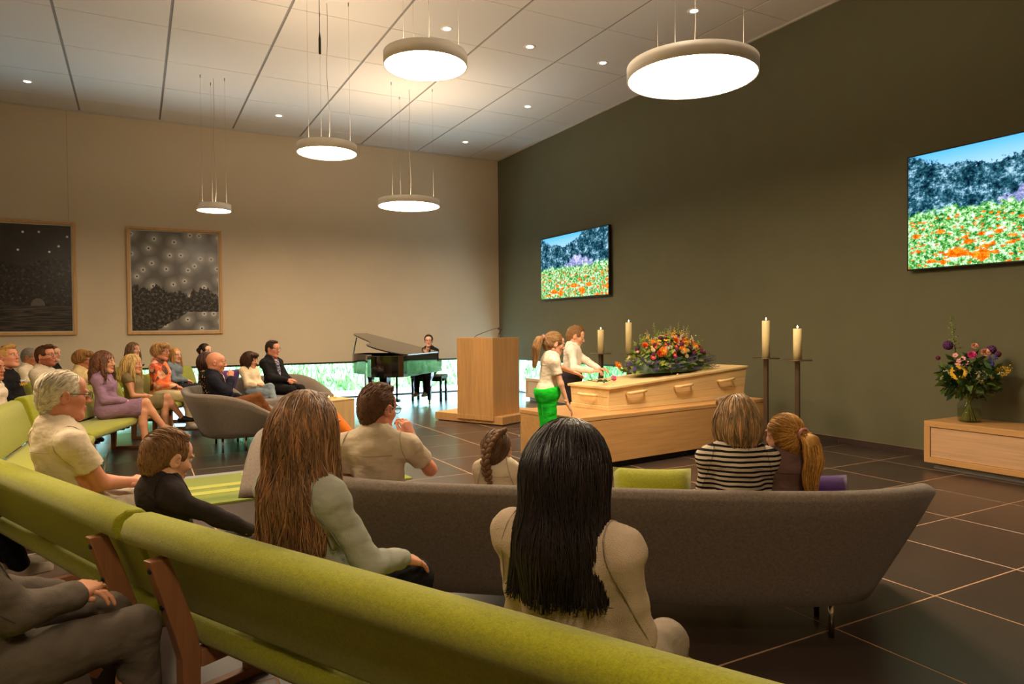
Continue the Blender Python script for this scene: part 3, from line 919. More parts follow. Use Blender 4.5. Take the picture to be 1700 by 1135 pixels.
# ------------------------------------------------------------------ green benches
m_beech = wood('reddish_beech', srgb(158, 108, 72), 2, 0.45, 0.22)
def bench(x, y, rotz, L, label, name='upholstered_bench'):
    """local x along the seat, +y forward; the back top edge lies near y=0, x from 0 to L"""
    o = thing(name, label, 'bench', (x, y, 0), rotz, 'lime green upholstered benches')
    # backrest: profile in (y,z), leaning back, with a fat roll on top
    pr = [(0.155, 0.475), (0.130, 0.465), (0.105, 0.475), (0.062, 0.60), (0.028, 0.688), (-0.006, 0.698), (-0.034, 0.715), (-0.046, 0.748), (-0.036, 0.784), (0.0, 0.802), (0.050, 0.795), (0.075, 0.770), (0.100, 0.70), (0.135, 0.58)]
    MB().extrude(pr, 0.0, L, 0, True, 6).build('backrest', m_lime, o, bevel=0.02, segs=3)
    ps = [(0.115, 0.375), (0.10, 0.40), (0.105, 0.435), (0.13, 0.452), (0.56, 0.462), (0.60, 0.450), (0.615, 0.42), (0.60, 0.385), (0.56, 0.372)]
    MB().extrude(ps, 0.0, L, 0, True, 6).build('seat', m_lime, o, bevel=0.02, segs=3)
    for xp in (0.16, L - 0.20):
        b = MB()
        prof = [(-0.056, 0.694), (0.0, 0.694), (0.030, 0.62), (0.090, 0.44), (0.102, 0.36), (0.092, 0.0), (0.042, 0.0), (0.040, 0.36), (0.022, 0.43)]
        b.extrude(prof, xp, xp + 0.042)
        b.build('post', m_beech, o, bevel=0.004)
        MB().box((xp, 0.0925, 0.0), (xp + .042, 0.60, 0.035)).build('floor_rail', m_beech, o, bevel=0.004)
        MB().box((xp, 0.1025, 0.315), (xp + .042, 0.55, 0.371)).build('seat_rail', m_beech, o, bevel=0.004)
        MB().box((xp, 0.50, 0.0355), (xp + .042, 0.55, 0.3145)).build('front_leg', m_beech, o, bevel=0.004)
        for (by, bz) in ((-0.0465, 0.662), (-0.0105, 0.54)):
            MB().ball((xp + 0.021, by, bz), 0.011, 10, 6, sc=(1, 0.6, 1)).build('bolt', m_blackpl, o)
    return o
B2 = Vector((-7.235, -11.435)); d2 = Vector((0.452, -0.892))
bench(B2.x, B2.y, math.atan2(d2.y, d2.x), 2.15, 'lime green bench with the two long-haired women, nearest the camera')
d1 = Vector((0.385, -0.923)); B1 = Vector((-7.245, -11.41)) - d1 * 2.15
bench(B1.x, B1.y, math.atan2(d1.y, d1.x), 2.13, 'lime green bench with the old man in the white shirt')

def bench_facing(cx, cy, fx, fy, L, label):
    """bench whose back top edge is centred on cx,cy and which faces fx,fy"""
    n = Vector((fx, fy)).normalized(); x = Vector((n.y, -n.x))
    return bench(cx - x.x * L / 2, cy - x.y * L / 2, math.atan2(x.y, x.x), L, label)
NA = Vector((0.946, -0.325)); TA = Vector((0.325, 0.946)); A0 = Vector((-8.17, -6.36))
c = A0 + TA * 1.07
bench_facing(c.x, c.y, NA.x, NA.y, 2.12, 'lime green bench with the woman in the lilac dress')
bench_facing(-8.22, -7.72, 0.998, -0.05, 2.1, 'lime green bench end left of the old man, partly out of view')
bench_facing(-7.15, -3.40, 0.91, -0.42, 1.2, 'lime green bench with the woman in the orange floral blouse')
bench_facing(-8.58, -4.64, NA.x, NA.y, 2.6, 'lime green bench in the second row, under the bearded man')
bench_facing(-6.75, -1.70, 0.90, -0.43, 1.3, 'lime green bench in the second row, under the girl in denim')
bench_facing(-8.80, -2.76, NA.x, NA.y, 2.1, 'lime green bench in the third row, near the cream wall')
bench_facing(-7.52, -0.86, 0.90, -0.43, 1.2, 'lime green bench against the cream wall, under the printed T-shirt')
# row behind the old man's bench
N1 = Vector((0.923, 0.385))
bench_facing(-8.06, -11.83, 0.90, 0.43, 2.1, 'lime green bench under the man in grey trousers, bottom corner')
bench_facing(-8.86, -9.70, 0.94, 0.34, 2.1, 'lime green bench beyond the picture edge, behind the old man')

# cushions
cushion((-5.17, -11.50, 0.575), (math.radians(55), 0, SA), 0.36, m_lime, 'lime green cushion on the big sofa, beside the striped woman')
cushion((-4.60, -11.90, 0.565), (math.radians(55), 0, SA), 0.34, m_purple, 'purple cushion in the end of the big sofa')
cushion((-6.15, -3.65, 0.65), (math.radians(70), 0, facing(0.6, -0.8)), 0.42, m_purple, 'purple cushion beside the woman in the cream blouse')
cushion((-5.91, -8.52, 0.60), (math.radians(65), math.radians(30), facing(-0.75, -0.66)), 0.34, m_orange, 'orange cushion on the small armchair')

# ------------------------------------------------------------------ rug
m_rug_base = felt('olive_rug_pile', srgb(128, 140, 38), 0.3)
m_rug_lt = felt('pale_lime_rug_pile', srgb(176, 178, 66), 0.25)
m_rug_md = felt('moss_rug_pile', srgb(108, 128, 36), 0.3)
m_rug_gr = felt('grey_rug_border', srgb(150, 148, 150), 0.15)
o = thing('patchwork_rug', 'lime and olive patchwork rug with a grey border strip', 'rug', (-6.98, -6.78, 0.001), 0.06)
RW, RD = 1.9, 1.25
MB().box((0, -0.12, 0), (RW, 0.0, 0.012)).build('border_strip', m_rug_gr, o)
rr = random.Random(3)
yy = -0.12
while yy > -RD:
    hgt = rr.choice([0.09, 0.12, 0.15]); xx = 0.0
    while xx < RW - 0.01:
        ln = min(rr.uniform(0.35, 0.8), RW - xx)
        mt = rr.choice([m_rug_base, m_rug_base, m_rug_md, m_rug_lt])
        MB().box((xx, max(yy - hgt, -RD), 0), (xx + ln, yy, 0.014 + (0.004 if mt is m_rug_lt else 0))).build('patch', mt, o)
        xx += ln
    yy -= hgt

# ------------------------------------------------------------------ grand piano and its bench
m_lac = NT('black_piano_lacquer'); m_lac.base(srgb(10, 10, 11), 0.06, 0, 0.6); m_lac.b.inputs['Coat Weight'].default_value = 0.6; m_lac.b.inputs['Coat Roughness'].default_value = 0.03; m_lac = m_lac.m
m_brass = plain('brass', srgb(200, 160, 80), 0.25, 1.0)
m_ivory = plain('ivory_keys', srgb(230, 225, 210), 0.3)
# local x: keyboard width from treble(0) to bass(W); local y: from keyboard (0) towards the tail
pa = Vector((-0.70, -0.714)); pb = Vector((0.714, -0.70)); K = Vector((-2.42, -2.22)); PW, PL = 1.45, 1.52
org = K - pb * PW
o = thing('grand_piano', 'glossy black grand piano with its lid propped open', 'piano', (org.x, org.y, 0), math.atan2(pb.y, pb.x))
# local frame here: x = pb ; y = rot90ccw(pb) = (0.70,0.714) = -pa, so tail lies at negative y
def outline(ins=0.0):
    pts = [(PW - ins, -ins), (PW - ins, -PL * 0.86)]
    for k in range(1, 9):
        a = k / 9 * math.pi
        pts.append((PW - 0.36 + (0.36 - ins) * math.cos(a), -PL * 0.86 - (0.24 - ins) * math.sin(a)))
    pts += [(PW - 0.72 + ins, -PL * 0.86), (PW - 0.76 + ins, -PL * 0.74)]
    for k in range(1, 8):
        q = k / 8
        s = q * q * (3 - 2 * q)
        pts.append((PW - 0.78 + ins - (PW - 0.80) * s, -PL * (0.74 - 0.42 * q)))
    pts += [(0.0 + ins, -PL * 0.30), (0.0 + ins, -ins)]
    return pts
def prism(pts, z0, z1):
    n = len(pts)
    vs = [(x, y, z0) for x, y in pts] + [(x, y, z1) for x, y in pts]
    fs = [tuple(range(n))[::-1], tuple(range(n, 2 * n))] + [(k, (k + 1) % n, n + (k + 1) % n, n + k) for k in range(n)]
    return vs, fs
op = outline()
b = MB()
# rim as a ring, open on top
ip = outline(0.035)
n_ = len(op)
vs = [(x, y, 0.60) for x, y in op] + [(x, y, 0.945) for x, y in op] + [(x, y, 0.945) for x, y in ip] + [(x, y, 0.80) for x, y in ip]
fs = [tuple(range(n_))[::-1], tuple(range(3 * n_, 4 * n_))]
for k in range(n_):
    k2 = (k + 1) % n_
    fs += [(k, k2, n_ + k2, n_ + k), (n_ + k, n_ + k2, 2 * n_ + k2, 2 * n_ + k), (2 * n_ + k, 2 * n_ + k2, 3 * n_ + k2, 3 * n_ + k)]
b.add(vs, fs).build('case', m_lac, o, bevel=0.004)
MB().add(*prism([(x, y) for x, y in outline(0.05)], 0.801, 0.83)).build('iron_frame', m_brass, o)
MB().box((0.0, 0.0, 0.60), (PW, 0.22, 0.66)).build('key_bed', m_lac, o, bevel=0.004)
for x in (0.0, PW - 0.09):
    MB().box((x, 0.0005, 0.6605), (x + 0.09, 0.22, 0.80)).build('cheek', m_lac, o, bevel=0.01)
MB().box((0.10, 0.07, 0.661), (PW - 0.10, 0.215, 0.69)).build('white_keys', m_ivory, o)
kb = MB()
for k in range(36):
    x = 0.12 + k * (PW - 0.24) / 36
    if k % 7 in (2, 6): continue
    kb.box((x, 0.05, 0.6905), (x + 0.014, 0.15, 0.702))
kb.build('black_keys', m_lac, o)
# lid hinged along the bass side, opened about 22 degrees
ang = math.radians(13.5)
lp = []
for x, y in outline(-0.015):
    q = PW + 0.01 - x
    lp.append((PW + 0.01 - q * math.cos(ang), y, 0.948 + q * math.sin(ang)))
nn = len(lp)
dz = Vector((math.sin(ang), 0, math.cos(ang))) * 0.022
vs = lp + [tuple(Vector(p) + dz) for p in lp]
MB().add(vs, [tuple(range(nn))[::-1], tuple(range(nn, 2 * nn))] + [(k, (k + 1) % nn, nn + (k + 1) % nn, nn + k) for k in range(nn)]).build('lid', m_lac, o, bevel=0.004)
MB().tube([(0.03, -0.50, 0.946), (0.13, -0.55, 0.948 + (PW - 0.13) * math.sin(ang) - 0.02)], 0.012, 8).build('lid_prop', m_lac, o)
for (x, y) in ((0.14, -0.05), (PW - 0.14, -0.05), (PW - 0.40, -PL * 0.86)):
    b = MB().tube([(x, y, 0.60), (x, y, 0.52), (x, y, 0.45), (x, y, 0.09)], [0.10, 0.085, 0.055, 0.036], 4, smooth=False)
    lg = b.build('leg', m_lac, o)
    MB().tube([(x, y, 0.09), (x, y, 0.055)], 0.018, 8).ball((x, y, 0.03), 0.03, 10, 6, sc=(0.55, 1, 1)).build('castor', m_brass, lg)
b = MB()
for dx in (-0.07, 0.07): b.box((PW / 2 + dx - .012, -0.34, 0.12), (PW / 2 + dx + .012, -0.31, 0.599))
b.box((PW / 2 - .12, -0.36, 0.07), (PW / 2 + .12, -0.28, 0.12))
b.build('pedal_lyre', m_lac, o)
for dx in (-0.06, 0, 0.06):
    MB().box((PW / 2 + dx - .01, -0.2795, 0.06), (PW / 2 + dx + .01, -0.20, 0.07)).build('pedal', m_brass, o)
bc = Vector((-2.27, -1.44)); 
o = thing('piano_bench', 'black padded piano bench under the pianist', 'bench', (bc.x, bc.y, 0), math.atan2(pb.y, pb.x))
MB().extrude([(y, z + 0.47) for y, z in rrect(0.34, 0.07, 0.03)], -0.32, 0.32, 0, True).build('seat', plain('black_leather', srgb(16, 16, 18), 0.35), o, bevel=0.01)
MB().box((-0.31, -0.15, 0.385), (0.31, 0.15, 0.434)).build('frame', m_lac, o)
for x in (-0.29, 0.29):
    for y in (-0.13, 0.13):
        MB().box((x - .02, y - .02, 0), (x + .02, y + .02, 0.3845)).build('leg', m_lac, o)
for x in (-0.335, 0.335):
    MB().ball((x, 0.0, 0.41), 0.03, 10, 6, sc=(.6, 1, 1)).build('knob', m_lac, o)
# ------------------------------------------------------------------ people: signed distance fields meshed with surface nets
class Grid:
    def __init__(self, lo, hi, vox):
        self.lo = np.array(lo, np.float32); self.vox = vox
        self.n = np.maximum(4, np.ceil((np.array(hi) - self.lo) / vox).astype(int) + 1)
        self.D = np.full(self.n, 1.0, np.float32)
        self.ax = [self.lo[i] + vox * np.arange(self.n[i], dtype=np.float32) for i in range(3)]
    def region(self, lo, hi):
        sl = []
        for i in range(3):
            a = int(max(0, math.floor((lo[i] - self.lo[i]) / self.vox))); b = int(min(self.n[i], math.ceil((hi[i] - self.lo[i]) / self.vox) + 1))
            if b <= a: return None
            sl.append(slice(a, b))
        return tuple(sl)
    def xyz(self, sl):
        return self.ax[0][sl[0]][:, None, None], self.ax[1][sl[1]][None, :, None], self.ax[2][sl[2]][None, None, :]
    def _merge(self, sl, d, k, sub):
        a = self.D[sl]
        if sub:
            d = -d
            if k > 0:
                h = np.maximum(k - np.abs(a - d), 0) / k
                self.D[sl] = np.maximum(a, d) + h * h * k * 0.25
            else:
                self.D[sl] = np.maximum(a, d)
        else:
            if k > 0:
                h = np.maximum(k - np.abs(a - d), 0) / k
                self.D[sl] = np.minimum(a, d) - h * h * k * 0.25
            else:
                self.D[sl] = np.minimum(a, d)
    def cone(self, a, b, ra, rb, k=0.02, sub=False, flat=None):
        """round cone; flat=(axis_vector, factor) squeezes it along an axis"""
        a = np.array(a, np.float32); b = np.array(b, np.float32); m = max(ra, rb) + k + 3 * self.vox
        if flat is not None: m *= max(1.0, 1.0 / flat[1]) if flat[1] < 1 else 1
        sl = self.region(np.minimum(a, b) - m, np.maximum(a, b) + m)
        if sl is None: return self
        X, Y, Z = self.xyz(sl)
        ab = b - a; L = float(ab @ ab) + 1e-9
        px, py, pz = X - a[0], Y - a[1], Z - a[2]
        t = np.clip((px * ab[0] + py * ab[1] + pz * ab[2]) / L, 0, 1)
        qx, qy, qz = px - t * ab[0], py - t * ab[1], pz - t * ab[2]
        if flat is not None:
            v, f = np.array(flat[0], np.float32), flat[1]
            s = (qx * v[0] + qy * v[1] + qz * v[2]) * (1.0 / f - 1.0)
            qx, qy, qz = qx + s * v[0], qy + s * v[1], qz + s * v[2]
        d = np.sqrt(qx * qx + qy * qy + qz * qz) - (ra + t * (rb - ra))
        if flat is not None: d = d * min(1.0, flat[1])
        self._merge(sl, d, k, sub)
        return self
    def ell(self, c, r, k=0.02, sub=False, R=None):
        c = np.array(c, np.float32); r = np.array(r, np.float32); m = float(r.max()) + k + 3 * self.vox
        sl = self.region(c - m, c + m)
        if sl is None: return self
        X, Y, Z = self.xyz(sl)
        px, py, pz = X - c[0], Y - c[1], Z - c[2]
        if R is not None:
            px, py, pz = (px * R[0][0] + py * R[1][0] + pz * R[2][0], px * R[0][1] + py * R[1][1] + pz * R[2][1], px * R[0][2] + py * R[1][2] + pz * R[2][2])
        k0 = np.sqrt((px / r[0]) ** 2 + (py / r[1]) ** 2 + (pz / r[2]) ** 2)
        k1 = np.sqrt((px / r[0] ** 2) ** 2 + (py / r[1] ** 2) ** 2 + (pz / r[2] ** 2) ** 2) + 1e-6
        self._merge(sl, k0 * (k0 - 1) / k1, k, sub)
        return self
    def carve(self, fn, k=0.0):
        """removes where fn(X,Y,Z) < 0"""
        sl = (slice(None),) * 3
        X, Y, Z = self.xyz(sl)
        d = fn(X, Y, Z) + np.zeros_like(self.D)
        self._merge(sl, d, k, True)
        return self
    def sample(self, P):
        q = (P - self.lo) / self.vox
        q = np.clip(q, 0, self.n - 1.001)
        i = q.astype(int); f = q - i
        D = self.D; r = 0
        for dx in (0, 1):
            for dy in (0, 1):
                for dz in (0, 1):
                    w = (f[:, 0] if dx else 1 - f[:, 0]) * (f[:, 1] if dy else 1 - f[:, 1]) * (f[:, 2] if dz else 1 - f[:, 2])
                    r = r + w * D[i[:, 0] + dx, i[:, 1] + dy, i[:, 2] + dz]
        return r
    def grad(self, P):
        e = self.vox
        g = np.stack([self.sample(P + np.array(v) * e) - self.sample(P - np.array(v) * e) for v in ((1, 0, 0), (0, 1, 0), (0, 0, 1))], 1)
        return g / (np.linalg.norm(g, axis=1, keepdims=True) + 1e-9)
    def nets(self):
        D = self.D
        D[0], D[-1], D[:, 0], D[:, -1], D[:, :, 0], D[:, :, -1] = [np.maximum(x, 1e-3) for x in (D[0], D[-1], D[:, 0], D[:, -1], D[:, :, 0], D[:, :, -1])]
        S = D < 0
        c = S[:-1, :-1, :-1].astype(np.int8)
        for dx, dy, dz in ((1, 0, 0), (0, 1, 0), (1, 1, 0), (0, 0, 1), (1, 0, 1), (0, 1, 1), (1, 1, 1)):
            c = c + S[dx:D.shape[0] - 1 + dx, dy:D.shape[1] - 1 + dy, dz:D.shape[2] - 1 + dz]
        act = np.argwhere((c > 0) & (c < 8))
        if len(act) == 0: return np.zeros((0, 3)), np.zeros((0, 4), int)
        idx = np.full(c.shape, -1, np.int32); idx[tuple(act.T)] = np.arange(len(act))
        corners = np.array([(x, y, z) for x in (0, 1) for y in (0, 1) for z in (0, 1)])
        vals = np.stack([D[tuple((act + k).T)] for k in corners], 1)
        acc = np.zeros((len(act), 3)); cnt = np.zeros(len(act))
        for i in range(8):
            for j in range(i + 1, 8):
                if np.abs(corners[i] - corners[j]).sum() != 1: continue
                a, b = vals[:, i], vals[:, j]
                m = (a < 0) != (b < 0)
                t = np.where(m, a / np.where(m, a - b, 1), 0)
                acc += np.where(m[:, None], corners[i] + t[:, None] * (corners[j] - corners[i]), 0)
                cnt += m
        V = (act + acc / cnt[:, None]) * self.vox + self.lo
        F = []
        for ax in range(3):
            b_, c_ = (ax + 1) % 3, (ax + 2) % 3
            s0 = [slice(None)] * 3; s1 = [slice(None)] * 3
            s0[ax] = slice(0, -1); s1[ax] = slice(1, None)
            ch = S[tuple(s0)] != S[tuple(s1)]
            e = np.argwhere(ch)
            e = e[(e[:, b_] > 0) & (e[:, c_] > 0)]
            e = e[(e[:, b_] < D.shape[b_] - 1) & (e[:, c_] < D.shape[c_] - 1)]
            if len(e) == 0: continue
            q = []
            for (db, dc) in ((-1, -1), (0, -1), (0, 0), (-1, 0)):
                k = e.copy(); k[:, b_] += db; k[:, c_] += dc
                q.append(idx[tuple(k.T)])
            q = np.stack(q, 1)
            ins = S[tuple(e.T)]
            q[~ins] = q[~ins][:, ::-1]
            F.append(q)
        return V, np.concatenate(F)

def raw_mesh(name, parts, mats):
    """parts: list of (V, F(n,4) or (n,3), tint(n,4) or None)"""
    Vs = []; vo = 0; loops = []; starts = []; tot = 0; tints = []; sizes = []
    for V, F, T in parts:
        if len(V) == 0: continue
        Vs.append(V)
        loops.append((F + vo).reshape(-1)); k = F.shape[1]
        starts.append(tot + k * np.arange(len(F))); tot += F.size
        tints.append(T if T is not None else np.ones((len(V), 4)))
        vo += len(V)
    V = np.concatenate(Vs); lp = np.concatenate(loops).astype(np.int32); st = np.concatenate(starts).astype(np.int32)
    me = bpy.data.meshes.new(name)
    me.vertices.add(len(V)); me.vertices.foreach_set('co', V.astype(np.float32).reshape(-1))
    me.loops.add(len(lp)); me.loops.foreach_set('vertex_index', lp)
    me.polygons.add(len(st)); me.polygons.foreach_set('loop_start', st)
    me.update(calc_edges=True)
    me.polygons.foreach_set('use_smooth', np.ones(len(st), bool))
    at = me.color_attributes.new('tint', 'FLOAT_COLOR', 'POINT')
    at.data.foreach_set('color', np.concatenate(tints).astype(np.float32).reshape(-1))
    me.materials.append(mats)
    me.validate()
    return me

def tint_mat(name, c, rough=0.6, spec=0.4, sss=0.0, streak=None, fold=0.0, weave=0.0, pattern=None):
    """material multiplied by the vertex tint"""
    if name in MATS: return MATS[name]
    t = NT(name)
    at = t.n('VertexColor'); at.layer_name = 'tint'
    co = t.coord('Object')
    n0 = t.noise(co, 14, 3, 0.6)
    cc = t.mix(n0, sh(c, 0.88), sh(c, 1.12))
    if streak is not None:
        n1 = t.noise(t.coord('Object', streak), 1.0, 4, 0.6)
        cc = t.ramp(n1, [(0.30, sh(c, 0.5 if streak[2] < 10 else .78)), (0.5, c), (0.68, (min(1, c[0] * (1.75 if streak[2] < 10 else 1.2)), min(1, c[1] * (1.55 if streak[2] < 10 else 1.2)), min(1, c[2] * (1.5 if streak[2] < 10 else 1.2)), 1))])
        t.bump(n1, 0.5 if streak[2] < 10 else .12, 0.01)
    if pattern is not None: cc = pattern(t, co, cc)
    cc = t.mix(1.0, cc, at.outputs[0], 'MULTIPLY')
    t.base(cc, rough, 0, spec)
    if sss > 0:
        t.b.inputs['Subsurface Weight'].default_value = sss
        t.b.inputs['Subsurface Radius'].default_value = (0.012, 0.005, 0.003)
        t.b.inputs['Subsurface Scale'].default_value = 0.5
    if fold > 0 or weave > 0:
        f1 = t.noise(t.coord('Object', (1.0, 1.0, 1.7)), 10, 2, 0.5); f2 = t.noise(co, 420, 2, 0.6)
        t.bump(t.math('ADD', t.math('MULTIPLY', f1, fold), t.math('MULTIPLY', f2, weave)), 0.7, 0.05)
    MATS[name] = t.m
    return t.m

def unit(v):
    v = np.array(v, float); return v / (np.linalg.norm(v) + 1e-9)

def ik(a, t, l1, l2, pole):
    a, t = np.array(a, float), np.array(t, float)
    d = t - a; L = np.linalg.norm(d); L2 = min(L, (l1 + l2) * 0.999); d = d / (L + 1e-9); t = a + d * L2
    x = (l1 * l1 - l2 * l2 + L2 * L2) / (2 * L2); h = math.sqrt(max(l1 * l1 - x * x, 0))
    p = np.array(pole, float); p = p - d * (p @ d); p = unit(p)
    return a + d * x + p * h, t

def rotm(axis, a):
    return np.array(Matrix.Rotation(a, 3, axis))

def hand_mesh(w, d, n, side, hs, curl, vox, spread=0.0):
    """wrist w, finger direction d, back-of-hand normal n; side=+1 when the thumb lies along cross(d,n)"""
    d = unit(d); n = unit(np.array(n) - d * (np.array(n) @ d)); t = np.cross(d, n) * side
    G = Grid(w - 0.19 * hs, w + 0.19 * hs, vox)
    G.cone(w - d * .045 * hs, w + d * .01 * hs, .027 * hs, .024 * hs, 0.0, flat=(n, 0.75))
    for i, off in enumerate((0.030, 0.010, -0.010, -0.028)):
        kn = w + d * (.088 - 0.006 * abs(i - 1.2)) * hs + t * off * hs
        G.cone(w + d * .01 * hs + t * off * .55 * hs, kn, .017 * hs, .0125 * hs, 0.012 * hs)
        ln = (0.95, 1.05, 1.0, 0.8)[i]; r = .0088 * hs
        dirv = d + t * (off * spread * 6); dirv = unit(dirv); p = kn; ang = 0
        for s, (sl, c_) in enumerate(((.042, curl * .75), (.026, curl * 1.0), (.022, curl * .8))):
            ang += c_
            dd = dirv * math.cos(ang) - n * math.sin(ang)
            q = p + dd * sl * ln * hs
            G.cone(p, q, r * (1 - .08 * s), r * (1 - .08 * (s + 1)), 0.003 * hs)
            p = q
    b = w + d * .02 * hs + t * .022 * hs
    m = b + (d * .03 + t * .028 - n * .012) * hs
    e = m + (d * .030 + t * (.012 - .02 * curl) - n * (.006 + .012 * curl)) * hs
    f = e + (d * .026 - t * .012 * curl - n * .010 * curl) * hs
    G.cone(b, m, .015 * hs, .0125 * hs, 0.01 * hs).cone(m, e, .012 * hs, .0105 * hs, 0.004 * hs).cone(e, f, .0105 * hs, .0085 * hs, 0.003 * hs)
    return G.nets()

def strand_tubes(P, rad, tint, sides=3):
    """P: (n,steps,3) polylines -> thin tapered tubes"""
    n, s, _ = P.shape
    T = np.gradient(P, axis=1); T /= (np.linalg.norm(T, axis=2, keepdims=True) + 1e-9)
    up = np.array([0.31, 0.2, 0.93]); A = np.cross(T, up); A /= (np.linalg.norm(A, axis=2, keepdims=True) + 1e-9); B = np.cross(T, A)
    taper = np.interp(np.linspace(0, 1, s), [0, .15, .7, 1], [0.5, 1, 0.9, 0.12])
    R = rad[:, None] * taper[None]
    V = np.stack([P + (A * math.cos(2 * math.pi * k / sides) + B * math.sin(2 * math.pi * k / sides)) * R[..., None] for k in range(sides)], 2)
    idx = np.arange(n * s * sides).reshape(n, s, sides)
    F = np.stack([idx[:, :-1], np.roll(idx, -1, 2)[:, :-1], np.roll(idx, -1, 2)[:, 1:], idx[:, 1:]], -1).reshape(-1, 4)
    TT = np.repeat(np.repeat(tint[:, None, :], s * sides, 1).reshape(-1, 3), 1, 0)
    return V.reshape(-1, 3), F, np.concatenate([TT, np.ones((len(TT), 1))], 1)

def comb(G, starts, fieldfn, length, steps, lift, jitter, rs, zmin=-9.0):
    """lets strands run over the surface of the hair volume"""
    P = starts.copy(); out = []
    h = length / steps
    dev = rs.randn(len(P), 3) * jitter
    for s in range(steps + 1):
        g = G.grad(P); dist = G.sample(P)
        lv = (lift[:, None] if hasattr(lift, '__len__') else lift) * (0.3 + 0.7 * s / steps)
        free = (P[:, 2] < zmin)[:, None]
        Q = np.where(free, P, P - g * np.clip(dist, -.03, .03)[:, None])
        out.append(np.where(free, Q + lastlift, Q + g * lv) if s else Q + g * lv)
        lastlift = np.where(free, lastlift if s else 0, g * lv)
        f = fieldfn(Q) + dev
        f = np.where(free, pf * .85 + np.array([0, 0, -.15]), f - g * (f * g).sum(1, keepdims=True) * 0.92) if s else f - g * (f * g).sum(1, keepdims=True) * 0.92
        f /= (np.linalg.norm(f, axis=1, keepdims=True) + 1e-9)
        pf = f
        P = Q + f * (h[:, None] if hasattr(h, '__len__') else h)
    return np.stack(out, 1)

